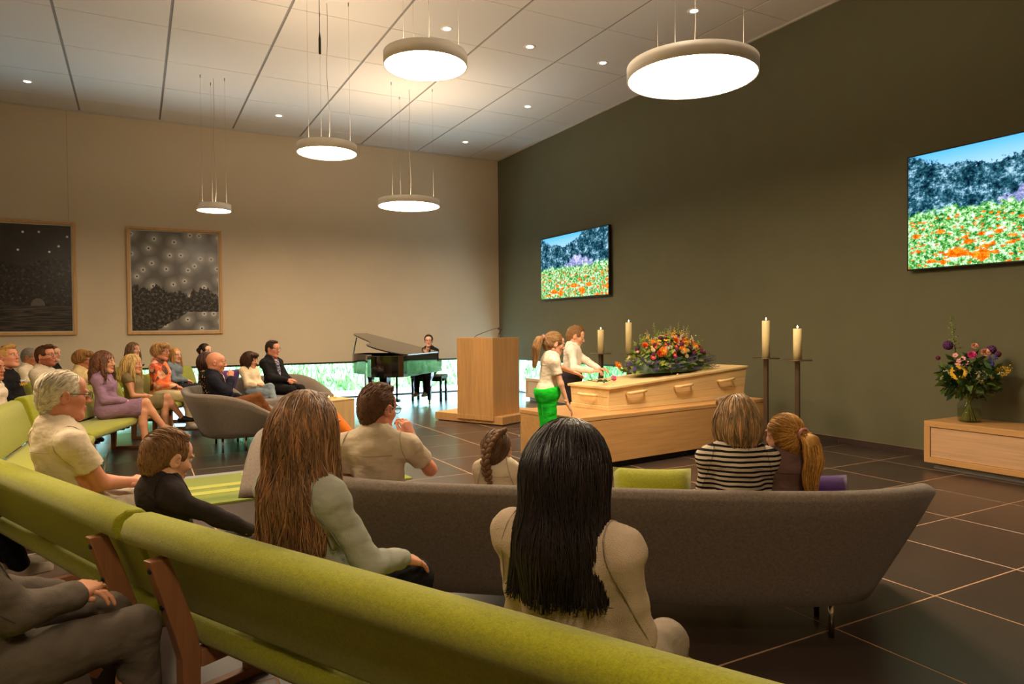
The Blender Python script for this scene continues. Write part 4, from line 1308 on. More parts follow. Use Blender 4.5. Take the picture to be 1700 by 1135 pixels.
HAIR_N = 0
def make_hair(style, hs, vox, nstr, rs, near):
    """returns list of (V,F,T) in head space"""
    parts = []
    def cap(G, t=1.0, low=None):
        G.ell((0, -.012, .027), (.079 + .008 * t, .0975 + .007 * t, .090 + .008 * t), 0.0)
    lo, hi = (-.22, -.26, -.50), (.22, .16, .17)
    if style in ('short', 'crew', 'quiff', 'sidepart', 'greythin', 'fringe_short'): lo, hi = (-.13, -.15, -.15), (.13, .16, .18)
    if style in ('bob', 'pixie', 'curlybob', 'updo', 'sleek', 'braid', 'ponytail'): lo, hi = (-.16, -.25, -.42 if style in ('braid', 'ponytail') else -.2), (.16, .16, .17)
    G = Grid(lo, hi, vox)
    cap(G, 0.0 if style in ('short', 'crew', 'quiff', 'sidepart', 'greythin') else .35 if style in ('ponytail', 'updo', 'sleek', 'braid') else 1.0)
    face = lambda k=0.01, dz=0.0, w=.078: G.ell((0, .135, -.035 + dz), (w, .082, .108), k, True)
    ears = lambda: (G.ell((.092, .018, -.028), (.03, .036, .046), 0.008, True), G.ell((-.092, .018, -.028), (.03, .036, .046), 0.008, True))
    down = lambda P: np.tile(np.array([0, 0, -1.0]), (len(P), 1)) + np.stack([P[:, 0] * 6, (P[:, 1] - 0.03) * 6, 0 * P[:, 0]], 1) * np.clip((P[:, 2:3] - 0.02) * 14, 0, 1.2)
    field = down; length = 0.06; lift = 0.006; rad = 0.0022
    nape = lambda z0: G.carve(lambda X, Y, Z: np.maximum(Z - z0, -1e9) + 0 * X + 0 * Y)
    if style in ('short', 'crew', 'sidepart', 'quiff'):
        G.cone((0, -.052, -.03), (0, -.045, -.07), .052, .042, .03)
        face(); ears()
        nape(-.078)
        if style == 'quiff':
            G.ell((0, .045, .098), (.058, .055, .026), .02)
            field = lambda P: np.tile(np.array([.15, .75, .35]), (len(P), 1)); length = 0.032; lift = 0.006
        elif style == 'sidepart':
            G.ell((.002, .012, .096), (.056, .058, .018), .02)
            field = lambda P: np.tile(np.array([.7, .15, .05]), (len(P), 1)) + np.stack([0 * P[:, 0], 0 * P[:, 0], -np.clip(.07 - P[:, 2], 0, .1) * 30], 1); length = 0.045; lift = .003
        elif style == 'short':
            G.ell((0, .012, .099), (.058, .062, .022), .02)
            field = lambda P: np.tile(np.array([.2, .55, .5]), (len(P), 1)) + np.stack([P[:, 0] * 3, 0 * P[:, 0], -np.clip(.06 - P[:, 2], 0, .1) * 30], 1); length = 0.026; lift = 0.005
        else:
            field = lambda P: np.stack([P[:, 0] * 0, .2 + 0 * P[:, 0], -1 + 0 * P[:, 0]], 1); length = .02; lift = 0.002
    elif style == 'greythin':
        G.cone((0, -.052, -.03), (0, -.045, -.07), .054, .044, .03)
        face(dz=.016); ears(); nape(-.085)
        field = lambda P: np.stack([.25 + 0 * P[:, 0], -.55 + 0 * P[:, 1], -.5 - 0 * P[:, 2]], 1); length = .06; lift = .0025
    elif style in ('pixie', 'fringe_short'):
        G.ell((0, -.035, .0), (.088, .088, .092), .03)
        G.ell((0, .062, .075), (.074, .045, .038), .02)
        face(dz=-.02); nape(-.098)
        G.ell((.095, .04, -.05), (.03, .035, .05), .008, True); G.ell((-.095, .04, -.05), (.03, .035, .05), .008, True)
        field = lambda P: down(P) + np.array([.25, .35, 0]); length = .09; lift = .006
    elif style in ('bob', 'curlybob'):
        G.ell((0, -.035, -.025), (.100, .098, .100), .03)
        G.ell((.075, .012, -.03), (.028, .05, .075), .02); G.ell((-.075, .012, -.03), (.028, .05, .075), .02)
        G.ell((0, .066, .080), (.070, .042, .03), .02)
        face(dz=-.015, w=.066); nape(-.106)
        length = .16; lift = .006
    elif style in ('long', 'longfront', 'wavy', 'shoulder'):
        zb = {'long': -.335, 'longfront': -.26, 'wavy': -.20, 'shoulder': -.17}[style]
        wb = {'long': .125, 'longfront': .08, 'wavy': .10, 'shoulder': .095}[style]
        G.ell((0, -.035, -.02), (.084, .096, .10), .03)
        for sx in (-1, 1):
            G.cone((sx * .046, -.03, .0), (sx * (wb - .045), -.055, zb * .55), .040, .044, .03)
            G.cone((sx * (wb - .045), -.055, zb * .55), (sx * (wb - .035), -.075, zb), .044, .030, .03)
        G.cone((0, -.055, -.02), (0, -.090, zb * .6), .075, .062, .04)
        G.cone((0, -.090, zb * .6), (0, -.105, zb), .060, .040, .04)
        for sx in (-1, 1): G.cone((sx * .070, .03, .01), (sx * .080, .045 if style != 'long' else .02, zb * .7), .022, .026, .02)
        face(dz=-.01, w=.066)
        length = .16 - zb; lift = .005
    elif style == 'black_straight':
        G.ell((0, -.02, .0), (.094, .106, .105), .03)
        for sx in (-1, 1):
            G.cone((sx * .056, -.02, .02), (sx * .070, -.045, -.16), .044, .050, .03)
            G.cone((sx * .070, -.045, -.16), (sx * .080, -.075, -.285), .050, .042, .03)
        G.cone((0, -.05, -.02), (0, -.085, -.16), .085, .07, .04)
        G.cone((0, -.085, -.16), (0, -.105, -.29), .068, .050, .04)
        face(dz=-.01, w=.066)
        G.carve(lambda X, Y, Z: (Z + .262) + 0.12 * X + 0 * Y, .01)
        length = .385; lift = .004
    elif style in ('ponytail', 'updo', 'sleek', 'braid'):
        face(dz=.004); ears(); 
        G.cone((0, -.055, -.03), (0, -.05, -.075), .062, .045, .03)
        nape(-.088)
        tie = np.array({'ponytail': (0.012, -.125, .03), 'updo': (0, -.11, .01), 'sleek': (0, -.105, -.02), 'braid': (0, -.10, -.06)}[style])
        field = lambda P: (tie - P) * 8; length = .13; lift = .003
        if style == 'ponytail':
            G.ell(tie, (.022, .022, .026), .015)
            chain = [tie + (0, -.01, 0), tie + (.012, -.048, -.03), tie + (.018, -.058, -.11), tie + (.01, -.04, -.20), tie + (.028, -.035, -.30)]
            rr = [.018, .034, .036, .032, .014]
            for a, b, ra, rb in zip(chain[:-1], chain[1:], rr[:-1], rr[1:]): G.cone(a, b, ra, rb, .015)
        if style == 'updo': G.ell(tie + (0, -.015, .0), (.045, .036, .042), .02)
        if style == 'sleek': G.ell(tie + (0, -.01, -.01), (.034, .026, .034), .02)
    parts.append(G)
    V, F = G.nets()
    tint = np.ones((len(V), 4)) * np.array([.82, .82, .82, 1])
    out = [(V, F, tint)]
    # strands
    if nstr > 0:
        sel = V
        if style in ('long', 'longfront', 'wavy', 'shoulder', 'black_straight'): sel = V[(V[:, 2] > -.04)]
        if style in ('bob', 'curlybob', 'pixie', 'fringe_short'): sel = V[V[:, 2] > .0]
        if style in ('ponytail', 'updo', 'sleek', 'braid'): sel = V[(V[:, 2] > -.08) & (V[:, 1] > -.12)]
        st = sel[rs.randint(0, len(sel), nstr)] + rs.randn(nstr, 3) * .002
        steps = 14 if length > .2 else (9 if length > .1 else 6)
        jit = (.22 if style == 'long' else .12) if style not in ('wavy', 'curlybob', 'curl') else .5
        L = length * (0.75 + .4 * rs.rand(nstr))
        lf = np.abs(rs.randn(nstr)) * lift * .6 + .0005
        if style in ('short', 'crew', 'quiff', 'sidepart', 'greythin'):
            q = np.clip((st[:, 2] - .03) / .06, .12, 1); lf = lf * q; L = L * np.clip(q + .25, 0, 1)
        zm = {'black_straight': -.235, 'long': -.30, 'longfront': -.22, 'wavy': -.16, 'shoulder': -.13, 'bob': -.08, 'curlybob': -.08}.get(style, -9.0)
        P = comb(G, st, field, L, steps, lf, jit, rs, zm)
        zc = {'black_straight': -.262, 'long': -.345, 'longfront': -.27, 'wavy': -.21, 'shoulder': -.18, 'bob': -.106, 'curlybob': -.11}.get(style)
        if zc: P[..., 2] = np.maximum(P[..., 2], (zc - .028 * rs.rand(nstr))[:, None])
        if style == 'long':
            ph = rs.rand(nstr, 1) * 6.28; s = np.linspace(0, 1, steps + 1)[None]
            P[..., 0] += np.sin(ph + s * 7) * .010 * s; P[..., 1] += np.cos(ph + s * 6) * .006 * s - .004 * s
        if style in ('wavy', 'curlybob'):
            ph = rs.rand(nstr, 1) * 6.28; s = np.linspace(0, 1, steps + 1)[None]
            w = np.sin(ph + s * 22) * .008 * s
            P[..., 0] += w; P[..., 1] += np.cos(ph + s * 19) * .008 * s
        r = rad * (0.6 + .8 * rs.rand(nstr)) * (1.0 if near else 1.7)
        b = .45 + .9 * rs.rand(nstr, 1) ** 1.2
        tn = np.concatenate([b, b * (0.97 + .05 * rs.rand(nstr, 1)), b * (.92 + .1 * rs.rand(nstr, 1))], 1)
        out.append(strand_tubes(P, r, tn))
        if style == 'ponytail':
            nt = nstr // 2
            s = np.linspace(0, 1, 15)
            C = np.array([[np.interp(q, np.linspace(0, 1, 5), [c[i] for c in chain]) for i in range(3)] for q in s])
            RR = np.interp(s, np.linspace(0, 1, 5), rr)
            a = rs.rand(nt) * 6.283; rw = .75 + .4 * rs.rand(nt)
            wob = rs.rand(nt) * 6.28
            P = C[None] + np.stack([np.cos(a)[:, None] * RR * rw[:, None] + .006 * np.sin(wob[:, None] + s * 9), np.sin(a)[:, None] * RR * rw[:, None] + 0 * s, -0.02 * s[None] * rs.rand(nt)[:, None]], -1)
            r = rad * (0.6 + .9 * rs.rand(nt)); b = .55 + .8 * rs.rand(nt, 1)
            out.append(strand_tubes(P, r, np.concatenate([b, b * .98, b * .93], 1)))
    if style == 'braid':
        # a braid running over the back of the head and down the neck
        pth = [(.035, .0, .104), (.03, -.06, .100), (.012, -.10, .066), (-.008, -.122, .012), (-.018, -.125, -.05), (-.012, -.115, -.11), (.0, -.105, -.17), (.012, -.10, -.225)]
        s = np.linspace(0, 1, 15); C = np.array([[np.interp(q, np.linspace(0, 1, 8), [c[i] for c in pth]) for i in range(3)] for q in s])
        mb = MB()
        for i in range(14):
            w = .019 if i < 11 else .019 - .004 * (i - 10)
            for sg in (-1, 1):
                c = C[i] + np.array([sg * w * .62, -.004, (0.006 if sg > 0 else -.006)])
                mb.ball((0, 0, 0), 1.0, 8, 6, sc=(w * .85, w * .75, w * 1.25))
                n = 8 * 7
                vs = np.array(mb.v[-n:]); R = rotm('Y', sg * .75) 
                vs = vs @ R.T + c
                mb.v[-n:] = [tuple(v) for v in vs]
        V2 = np.array(mb.v); F2 = np.array(mb.f)
        b = .75 + .35 * rs.rand(len(V2) // 56, 1); b = np.repeat(b, 56, 0)
        out.append((V2, F2, np.concatenate([b, b, b, np.ones_like(b)], 1)))
        st = np.array(pth[-1]) + rs.randn(40, 3) * .004
        P = np.stack([st + np.array([.0, 0, -1]) * q * .05 + rs.randn(40, 3) * .002 for q in np.linspace(0, 1, 5)], 1)
        out.append(strand_tubes(P, np.full(40, .0018), np.ones((40, 3)) * .9))
    return out

SKINS = {'fair': srgb(226, 170, 138), 'warm': srgb(214, 152, 116), 'tan': srgb(190, 124, 90), 'ruddy': srgb(212, 142, 112)}
def person(label, x, y, face, seat=0.44, top=1.18, sex='f', hs=1.0, lean=8, skin='warm', hair='short', haircol=(80, 55, 35), turn=0, nod=0, tilt=0,
           topname='shirt', topmat=None, sleeve='long', neck='round', botname='trousers', botmat=None, bottom='trousers', legs='flat', arms='lap',
           shoe=(40, 38, 38), glasses=None, near=False, girth=1.0, stand=False, wr=None, group=None, jacket=None, hands=True, seed=0, hand_dir=None, curl=0.45, knee_y=0.0, shoulder=None, nstr=None, beard=None, facing_cam=True, scarf=None, elbow=None, seams='yoke', pads=0.0):
    rs = np.random.RandomState(seed + 5)
    o = thing('person', label, 'person', (x, y, 0), facing(face[0], face[1]), group)
    vb = 0.0112 if near else 0.0135
    vh = 0.006 if near else 0.0068
    lr = math.radians(lean)
    u = np.array([0, -math.sin(lr), math.cos(lr)])
    if stand:
        s = top / 1.70
        P = np.array([0, 0, .93 * s])
    else:
        s = (top - seat) / 0.885
        P = np.array([0, 0, seat + .10 * s])
    hsz = hs
    HC = np.array([0, 0, top - .122 * hsz])
    nb = P + u * .484 * s
    up_len = HC[2] - nb[2]
    HC[1] = nb[1] + .034 * s + .0
    HC[0] = nb[0]
    sw = (.178 if sex == 'm' else .160 if sex == 'f' else .150) * s * (shoulder or 1.0)
    shl = [P + u * .428 * s + np.array([sx * sw, -.005, pads]) for sx in (-1, 1)]
    hip = [P + np.array([sx * .085 * s, .0, -.01 * s]) for sx in (-1, 1)]
    th_l, sh_l = .43 * s, .42 * s
    knee = []; ank = []
    for i, sx in enumerate((-1, 1)):
        if stand:
            k = np.array([sx * .085 * s, .02 * s, .49 * s]); a = np.array([sx * .085 * s, -.01, .075 * s])
        else:
            kz = max(min(seat + .085 * s, 0.52), seat + 0.05 * s)
            k = np.array([sx * .105 * s, th_l + knee_y, kz]); az = max(kz - sh_l, .07) if kz - sh_l < .14 else kz - sh_l
            a = np.array([sx * .10 * s, th_l + knee_y + .02, az])
            if legs == 'cross' and sx > 0:
                k = np.array([-.02 * s, th_l + .02, kz + .115 * s]); a = k + np.array([-.07 * s, .20 * s, -.34 * s])
            if legs == 'cross' and sx < 0:
                k = np.array([.00 * s, th_l + .0, kz]); a = np.array([.04 * s, th_l + .03, az])
            if legs == 'crossL' and sx < 0:
                k = np.array([.03 * s, th_l + .02, kz + .115 * s]); a = k + np.array([.09 * s, .20 * s, -.34 * s])
            if legs == 'tuck': a = a + np.array([0, -.12 * s, 0])
            if legs == 'fwd': a = a + np.array([0, .12 * s, 0])
        knee.append(k); ank.append(a)
    ua, fa = .285 * s, .250 * s
    lapz = P[2] + .085 * s
    presets = {
        'lap': [((-.055 * s, .21 * s, lapz + .02), (.45, .75, -.25)), ((.055 * s, .24 * s, lapz + .035), (-.55, .65, -.25))],
        'thighs': [((-.10 * s, .27 * s, lapz), (.15, .95, -.2)), ((.10 * s, .27 * s, lapz), (-.15, .95, -.2))],
        'clasp': [((-.045 * s, .27 * s, lapz + .03), (.6, .75, .05)), ((.045 * s, .28 * s, lapz + .04), (-.6, .75, .05))],
        'fold': [((.10 * s, .19 * s, lapz + .10 * s), (.95, .1, 0)), ((-.10 * s, .21 * s, lapz + .14 * s), (-.95, .1, .05))],
        'hang': [((-sw - .05, .03, P[2] - .06 * s), (0.1, .1, -1)), ((sw + .05, .03, P[2] - .06 * s), (-0.1, .1, -1))],
        'down': [((-sw - .03, .12 * s, lapz), (.2, .9, -.2)), ((sw + .03, .12 * s, lapz), (-.2, .9, -.2))],
    }
    aim = [list(a) for a in presets[arms if arms in presets else 'lap']]
    if wr:
        for i in (0, 1):
            if wr[i] is not None: aim[i] = list(wr[i])
    elb = []; wri = []; hdir = []
    for i, sx in enumerate((-1, 1)):
        pole = (sx * .5, -.55, -.7) if elbow is None or elbow[i] is None else elbow[i]
        e, w_ = ik(shl[i], aim[i][0], ua, fa, pole)
        elb.append(e); wri.append(w_); hdir.append(unit(aim[i][1]))
    g = girth
    af = 1.08 if sex == 'm' else .95 if sex == 'f' else .90
    Rl = rotm('X', lr)
    lo = np.min([*knee, *ank, *elb, *wri, *shl, P, nb], 0) - .22; hi = np.max([*knee, *ank, *elb, *wri, *shl, P, nb], 0) + .22
    lo[2] = -0.01; hi[2] = nb[2] + .10
    # ---- torso helper
    def torso(G, e, k=.05, leg=True):
        fw = 1.0 if sex == 'm' else .92
        G.ell(P + u * .05 * s, np.array([.165 * g, .125 * g, .135]) * s + e, k, R=Rl)
        G.ell(P + u * .19 * s + np.array([0, .008, 0]), np.array([.135 * g * fw, .108 * g, .16]) * s + e, k, R=Rl)
        G.ell(P + u * .345 * s, np.array([.150 * fw * (1 + .5 * (g - 1)), .105 * g, .155]) * s + e, k, R=Rl)
        for i in (0, 1):
            G.cone(nb + np.array([0, -.012, .0]) * s, shl[i] + np.array([0, -.004, .004]) * s, .050 * s + e * .6, .038 * s + e * .6, .06)
            G.cone(P + u * .40 * s, shl[i] - np.array([0, 0, .025]) * s, .075 * s + e, .042 * s + e, k)
        G.cone(P + u * .42 * s, nb + u * .01 * s, .085 * s + e, .060 * s + e, .05)
        if sex == 'f':
            for sx in (-1, 1): G.ell(P + u * .335 * s + np.array([sx * .062 * s, .085 * s, 0]), np.array([.058, .052, .058]) * s + e * .5, .04)
    # ---- body
    G = Grid(lo, hi, vb)
    torso(G, 0.0)
    for i in (0, 1):
        G.cone(shl[i] - np.array([0, 0, .012]) * s, elb[i], .046 * s * af, .037 * s * af, .03).cone(elb[i], wri[i], .038 * s * af, .025 * s * af, .02)
        G.cone(hip[i], knee[i], .082 * s * g, .056 * s, .04).cone(knee[i], knee[i] * .62 + ank[i] * .38 + np.array([0, -.012, 0]), .055 * s, .053 * s, .02).cone(knee[i] * .62 + ank[i] * .38 + np.array([0, -.012, 0]), ank[i], .052 * s, .036 * s, .02)
        ft = ank[i] + np.array([0, .10 * s, -.04 * s])
        G.cone(ank[i] + np.array([0, -.03 * s, -.03 * s]), ft, .034 * s, .028 * s, .02)
    V, F = G.nets()
    sk = SKINS[skin] if isinstance(skin, str) else skin
    tn = np.ones((len(V), 4))
    bparts = [(V, F, tn)]
    # ---- head (own finer field, in head space)
    Hm = rotm('Z', math.radians(-turn)) @ rotm('X', math.radians(-nod)) @ rotm('Y', math.radians(tilt))
    def to_head(p): return (np.array(p) - HC) @ Hm / hsz
    def from_head(V): return V @ Hm.T * hsz + HC
    nbl = to_head(nb - np.array([0, .0, .015]))
    HG = Grid((-.11, -.14, min(-.22, nbl[2] - .06)), (.11, .145, .13), vh)
    HG.ell((0, -.010, .025), (.074, .093, .086), 0.0)
    HG.ell((0, .030, -.045), (.055 if sex != 'm' else .060, .058, .068), .03)
    HG.ell((0, .060, .040), (.055, .030, .040), .02)
    HG.cone((0, .066, -.096), (0, .07, -.10), .021, .020, .025)
    for sx in (-1, 1):
        HG.cone((sx * .048, -.005, -.062), (sx * .018, .066, -.094), .022, .019, .02)
        HG.ell((sx * .036, .060, -.022), (.022, .024, .022), .02)
        HG.ell((sx * .032, .0975, .0045), (.016, .016, .011), .008, True)
        HG.ell((sx * .030, .086, .020), (.024, .012, .007), .012)
        # ear: flattened shell with a hollow
        Re = rotm('Z', sx * -.35) @ rotm('X', -.18)
        HG.ell((sx * .078, -.004, -.008), (.009, .021, .032), .005, R=Re)
        HG.ell((sx * .086, .002, -.006), (.006, .010, .018), .004, True, R=Re)
    HG.cone((0, .088, .012), (0, .108, -.026), .008, .0125, .010)
    for sx in (-1, 1): HG.ell((sx * .012, .099, -.030), (.009, .010, .008), .006)
    HG.ell((0, .088, -.056), (.023, .012, .007), .006).ell((0, .087, -.068), (.019, .012, .0075), .006)
    HG.ell((0, .104, -.0615), (.026, .006, .0012), .003, True)
    HG.cone((0, -.022, -.05), nbl, .053 if sex == 'm' else .046, (.058 if sex == 'm' else .05) * s / hsz, .025)
    V, F = HG.nets()
    tn = np.ones((len(V), 4))
    if facing_cam:
        lip = np.exp(-((V[:, 0] / .024) ** 4 + ((V[:, 2] + .062) / .013) ** 4)) * (V[:, 1] > .07)
        lc = np.array([.80, .50, .50]) if sex != 'm' else np.array([.88, .68, .66])
        tn[:, :3] = tn[:, :3] * (1 - lip[:, None]) + lip[:, None] * lc
        ck = sum(np.exp(-(((V[:, 0] - sx * .042) / .022) ** 2 + ((V[:, 2] + .03) / .022) ** 2)) for sx in (-1, 1)) * (V[:, 1] > .03) * .5
        tn[:, :3] *= 1 - ck[:, None] * np.array([.02, .16, .16])
        if beard is not None:
            bm_ = (V[:, 2] < -.03 - .35 * np.clip(.05 - V[:, 1], -.05, .1) * 0) & (V[:, 1] > -.01) & (V[:, 2] > -.125) & ~((np.abs(V[:, 0]) < .02) & (V[:, 2] > -.05)) & ((np.abs(V[:, 0]) > .042) | (V[:, 2] < -.045))
            bm_ &= ~((np.abs(V[:, 0]) < .02) & (np.abs(V[:, 2] + .062) < .009))
            tn[bm_, :3] *= np.array(beard)
    bparts.append((from_head(V), F, tn))
    if hands:
        for i, sx in enumerate((-1, 1)):
            hd = hdir[i]
            nrm = np.array([sx * .25, .1, 1.0]) if hand_dir is None or hand_dir[i] is None else np.array(hand_dir[i], float)
            V, F = hand_mesh(wri[i], hd, nrm, sx * -1 if True else sx, s * 1.0 if sex == 'm' else s * .94, curl, .0046 if near else .006)
            bparts.append((V, F, None))
    skm = tint_mat('skin_%s' % (skin if isinstance(skin, str) else 'x%d' % seed), sk, 0.5, 0.35, 0.0)
    link_mesh('body', raw_mesh('body', bparts, skm), o)
    # ---- face details
    if facing_cam:
        for sx in (-1, 1):
            mb = MB().ball((0, 0, 0), 0.0115, 10, 8).ball((0, .0048, 0), 0.0078, 8, 6, 1)
            vs = np.array(mb.v) + np.array([sx * .031, .0835, .0045]); mb.v = [tuple(v) for v in from_head(vs)]
            mb.build('eye', [plain('eye_white', srgb(225, 215, 205), .3), plain('eye_iris', srgb(38, 26, 20), .2)], o, recalc=False)
            pts = from_head(np.array([(sx * .016, .0985, .0235), (sx * .030, .0985, .028), (sx * .046, .086, .024)]))
            hcx = srgb(*haircol)
            MB().tube([tuple(p) for p in pts], [.0032 * hsz, .0036 * hsz, .0018 * hsz], 5).build('eyebrow', plain('brow_%d_%d_%d' % tuple(haircol), sh(hcx, .55), .7), o)
    # ---- hair
    if hair != 'bald':
        ns = nstr if nstr is not None else (900 if near else 170)
        hp = make_hair(hair, hsz, .007 if near else .008, ns, rs, near)
        hp = [(from_head(V * np.array([1.0, 1, 1])), F, T) for V, F, T in hp]
        st = (55, 55, 4) if hair in ('long', 'black_straight', 'longfront', 'bob', 'wavy', 'shoulder') else (60, 60, 60)
        hm = tint_mat('hair_%d_%d_%d_%s' % (*haircol, 'l' if st[2] == 4 else 's'), srgb(*haircol), 0.42 if st[2] == 4 else .55, 0.45 if st[2] == 4 else .3, 0, streak=st)
        link_mesh('hair', raw_mesh('hair', hp, hm), o)
        if hair == 'ponytail':
            c = np.array((0.012, -.130, .03))
            mb = MB()
            ring = [(c[0] + .026 * math.cos(q), c[1] + .010 * math.sin(q * 2) * .3 - .004, c[2] + .026 * math.sin(q)) for q in np.linspace(0, 6.283, 17)]
            mb.tube(ring, .008, 6, caps=False)
            mb.v = [tuple(v) for v in from_head(np.array(mb.v))]
            mb.build('hair_tie', plain('pink_scrunchie', srgb(190, 130, 125), .9), o)
    # ---- clothes
    def fold(V, G, amp, freq=26):
        n = G.grad(V); w = 0
        for q in range(4):
            k = rs.randn(3); k /= np.linalg.norm(k); w = w + np.abs(np.sin(V @ k * freq * (1 + .4 * q) + rs.rand() * 6))
        return V + n * ((w / 4 - .64) * amp)[:, None]
    def garment(name, mat, e, sl, nk, jk=None, foldamp=.010):
        G = Grid(lo, hi, vb)
        torso(G, e)
        for i in (0, 1):
            ee = e
            if sl in ('short', 'cap'):
                q = .62 if sl == 'short' else .28
                pe = shl[i] * (1 - q) + elb[i] * q
                G.cone(shl[i] - np.array([0, 0, .012]) * s, pe, .050 * s * af + ee, .052 * s * af + ee, .03)
                ax = unit(elb[i] - shl[i])
                # clean sleeve end
                sl_ = G.region(pe - .14, pe + .14)
                if sl_ is not None:
                    X, Y, Z = G.xyz(sl_); dpl = (X - pe[0]) * ax[0] + (Y - pe[1]) * ax[1] + (Z - pe[2]) * ax[2]
                    rad2 = np.sqrt(np.maximum((X - pe[0]) ** 2 + (Y - pe[1]) ** 2 + (Z - pe[2]) ** 2 - dpl ** 2, 0))
                    cut = np.maximum(-dpl, rad2 - .085 * s)
                    if abs(pe[0]) > .13 * s: G._merge(sl_, np.where(np.abs(X + 0 * Y + 0 * Z) > .12 * s, cut, 1.0), 0.0, True)
            elif sl == 'long':
                G.cone(shl[i] - np.array([(-1, 1)[i] * .014, 0, .024]) * s, elb[i], .044 * s * af + ee, .041 * s * af + ee, .025).cone(elb[i], wri[i] - unit(wri[i] - elb[i]) * .018, .041 * s * af + ee, .030 * s * af + ee, .02)
            elif sl == 'threeq':
                q = .55
                G.cone(shl[i], elb[i], .056 * s + ee, .050 * s + ee, .03).cone(elb[i], elb[i] * (1 - q) + wri[i] * q, .050 * s + ee, .046 * s + ee, .02)
        # neck opening
        nd = unit(HC - nb)
        if nk == 'collar':
            G.cone(nb - nd * .03 * s, nb + nd * .028 * s, .075 * s, .064 * s + .004, .02)
            G.cone(nb + nd * .03 * s, nb + nd * .12, .057 * s, .075 * s, .0, True)
            G.ell(nb + np.array([0, .07 * s, -.01]), np.array([.022, .05, .05]) * s, .01, True)
        elif nk == 'turtle':
            G.cone(nb - nd * .02 * s, nb + nd * .035 * s, .07 * s, .058 * s + .003, .02)
            G.cone(nb + nd * .045 * s, nb + nd * .14, .056 * s, .06 * s, 0.0, True)
        elif nk == 'v':
            G.cone(nb + nd * .012 * s, nb + nd * .14, .066 * s, .09 * s, .0, True)
            G.cone(nb + np.array([0, .06 * s, .0]), nb + np.array([0, .10 * s, -.11 * s]), .055 * s, .012 * s, .0, True)
        elif nk == 'wide':
            G.cone(nb + nd * .0, nb + nd * .14, .085 * s, .10 * s, .0, True)
        elif nk == 'jacket':
            G.cone(nb + nd * .03 * s, nb + nd * .14, .060 * s, .09 * s, .0, True)
            G.cone(nb + np.array([0, .08 * s, .01]), P + u * .20 * s + np.array([0, .15 * s * g, 0]), .060 * s, .022 * s, .0, True)
        else:
            G.cone(nb + nd * .018 * s, nb + nd * .14, .064 * s, .09 * s, .0, True)
        if jk: jk(G)
        V, F = G.nets()
        V = fold(V, G, foldamp * (1.1 if near else 1.0))
        gm = link_mesh(name, raw_mesh(name, [(V, F, None)], mat), o)
        if near and sl in ('long', 'short'):
            def hit(c0, d0):
                q = np.linspace(.02, .25, 60)[:, None] * np.array(d0)[None] + np.array(c0)[None]
                v = G.sample(q); k = int(np.argmax(v > 0)); return q[k] - np.array(d0) * .0006
            def run(pts):
                mb = MB().tube([tuple(p) for p in pts], .0020, 5, caps=False)
                link_mesh('seam', raw_mesh('seam', [(np.array(mb.v), np.array(mb.f), np.tile(np.array([.62, .62, .62, 1.0]), (len(mb.v), 1)))], mat), gm)
            for i, sx in enumerate((-1, 1)):
                c0 = shl[i] + np.array([-sx * .012, 0, -.035]) * s; ax = unit(np.array([sx, 0, .25]))
                e1 = unit(np.cross(ax, (0, 1, 0))); e2 = np.cross(ax, e1)
                run([hit(c0, e1 * math.cos(q) + e2 * math.sin(q)) for q in np.linspace(0, 6.283, 25)])
            if seams == 'back':
                run([hit(P + u * z * s + np.array([0, .0, 0]), (0, -1, 0)) for z in np.linspace(.10, .44, 12)])
            if seams == 'yoke':
                run([hit(P + u * .37 * s + np.array([xx * s, .03, 0]), (0, -1, 0)) for xx in np.linspace(-.13, .13, 13)])
            if seams == 'denim':
                run([hit(P + u * .37 * s + np.array([xx * s, .03, 0]), (0, -1, 0)) for xx in np.linspace(-.13, .13, 13)])
                for x0 in (-.06, .06): run([hit(P + u * z * s + np.array([x0 * s * (.6 + z), .03, 0]), (0, -1, 0)) for z in np.linspace(.08, .36, 10)])
    bm_ = botmat or topmat
    if jacket is not None:
        garment(topname, topmat, .010 * s, 'none', 'collar')
        garment(jacket[0], jacket[1], .022 * s, 'long', 'jacket', foldamp=.012)
    else:
        garment(topname, topmat, (.008 if stand and bottom == 'wide' else .014) * s, sleeve, neck)
    G = Grid(lo, hi, vb)
    e = .012 * s
    G.ell(P + u * (.03 if not stand else .05) * s, np.array([.168 * g, .130 * g, .115 if not stand else .135]) * s + e + (.004 if not stand else .016), .05, R=Rl)
    if bottom in ('trousers', 'wide', 'cropped'):
        for i in (0, 1):
            G.cone(hip[i], knee[i], .086 * s * g + e, .064 * s + e, .035)
            aa = ank[i] + np.array([0, 0, .012]) if bottom != 'cropped' else ank[i] * .55 + knee[i] * .45
            G.cone(knee[i], aa, .060 * s + e, (.046 if bottom == 'trousers' else .085 if bottom == 'wide' else .052) * s + e, .02)
        if bottom == 'wide': G.carve(lambda X, Y, Z: Z - .015 + 0 * X + 0 * Y)
        if stand and bottom == 'wide':
            zw = P[2] + .105 * s; G.carve(lambda X, Y, Z: zw - Z + .15 * Y + 0 * X)
    else:
        q = .93 if bottom == 'skirt' else 1.0
        for i in (0, 1):
            kk = hip[i] * (1 - q) + knee[i] * q
            G.cone(hip[i], kk, .088 * s * g + e, .066 * s + e, .06)
        km = (knee[0] + knee[1]) / 2; hm_ = (hip[0] + hip[1]) / 2
        G.cone(hm_, hm_ * (1 - q) + km * q, .085 * s, .055 * s, .07)
        # clean hem in front of the knees
        yc = float(hm_[1] * (1 - q) + km[1] * q) + .01
        if not stand: G.carve(lambda X, Y, Z: yc - Y + 0 * X + 0 * Z)
    V, F = G.nets(); V = fold(V, G, .010)
    link_mesh(botname, raw_mesh(botname, [(V, F, None)], bm_), o)
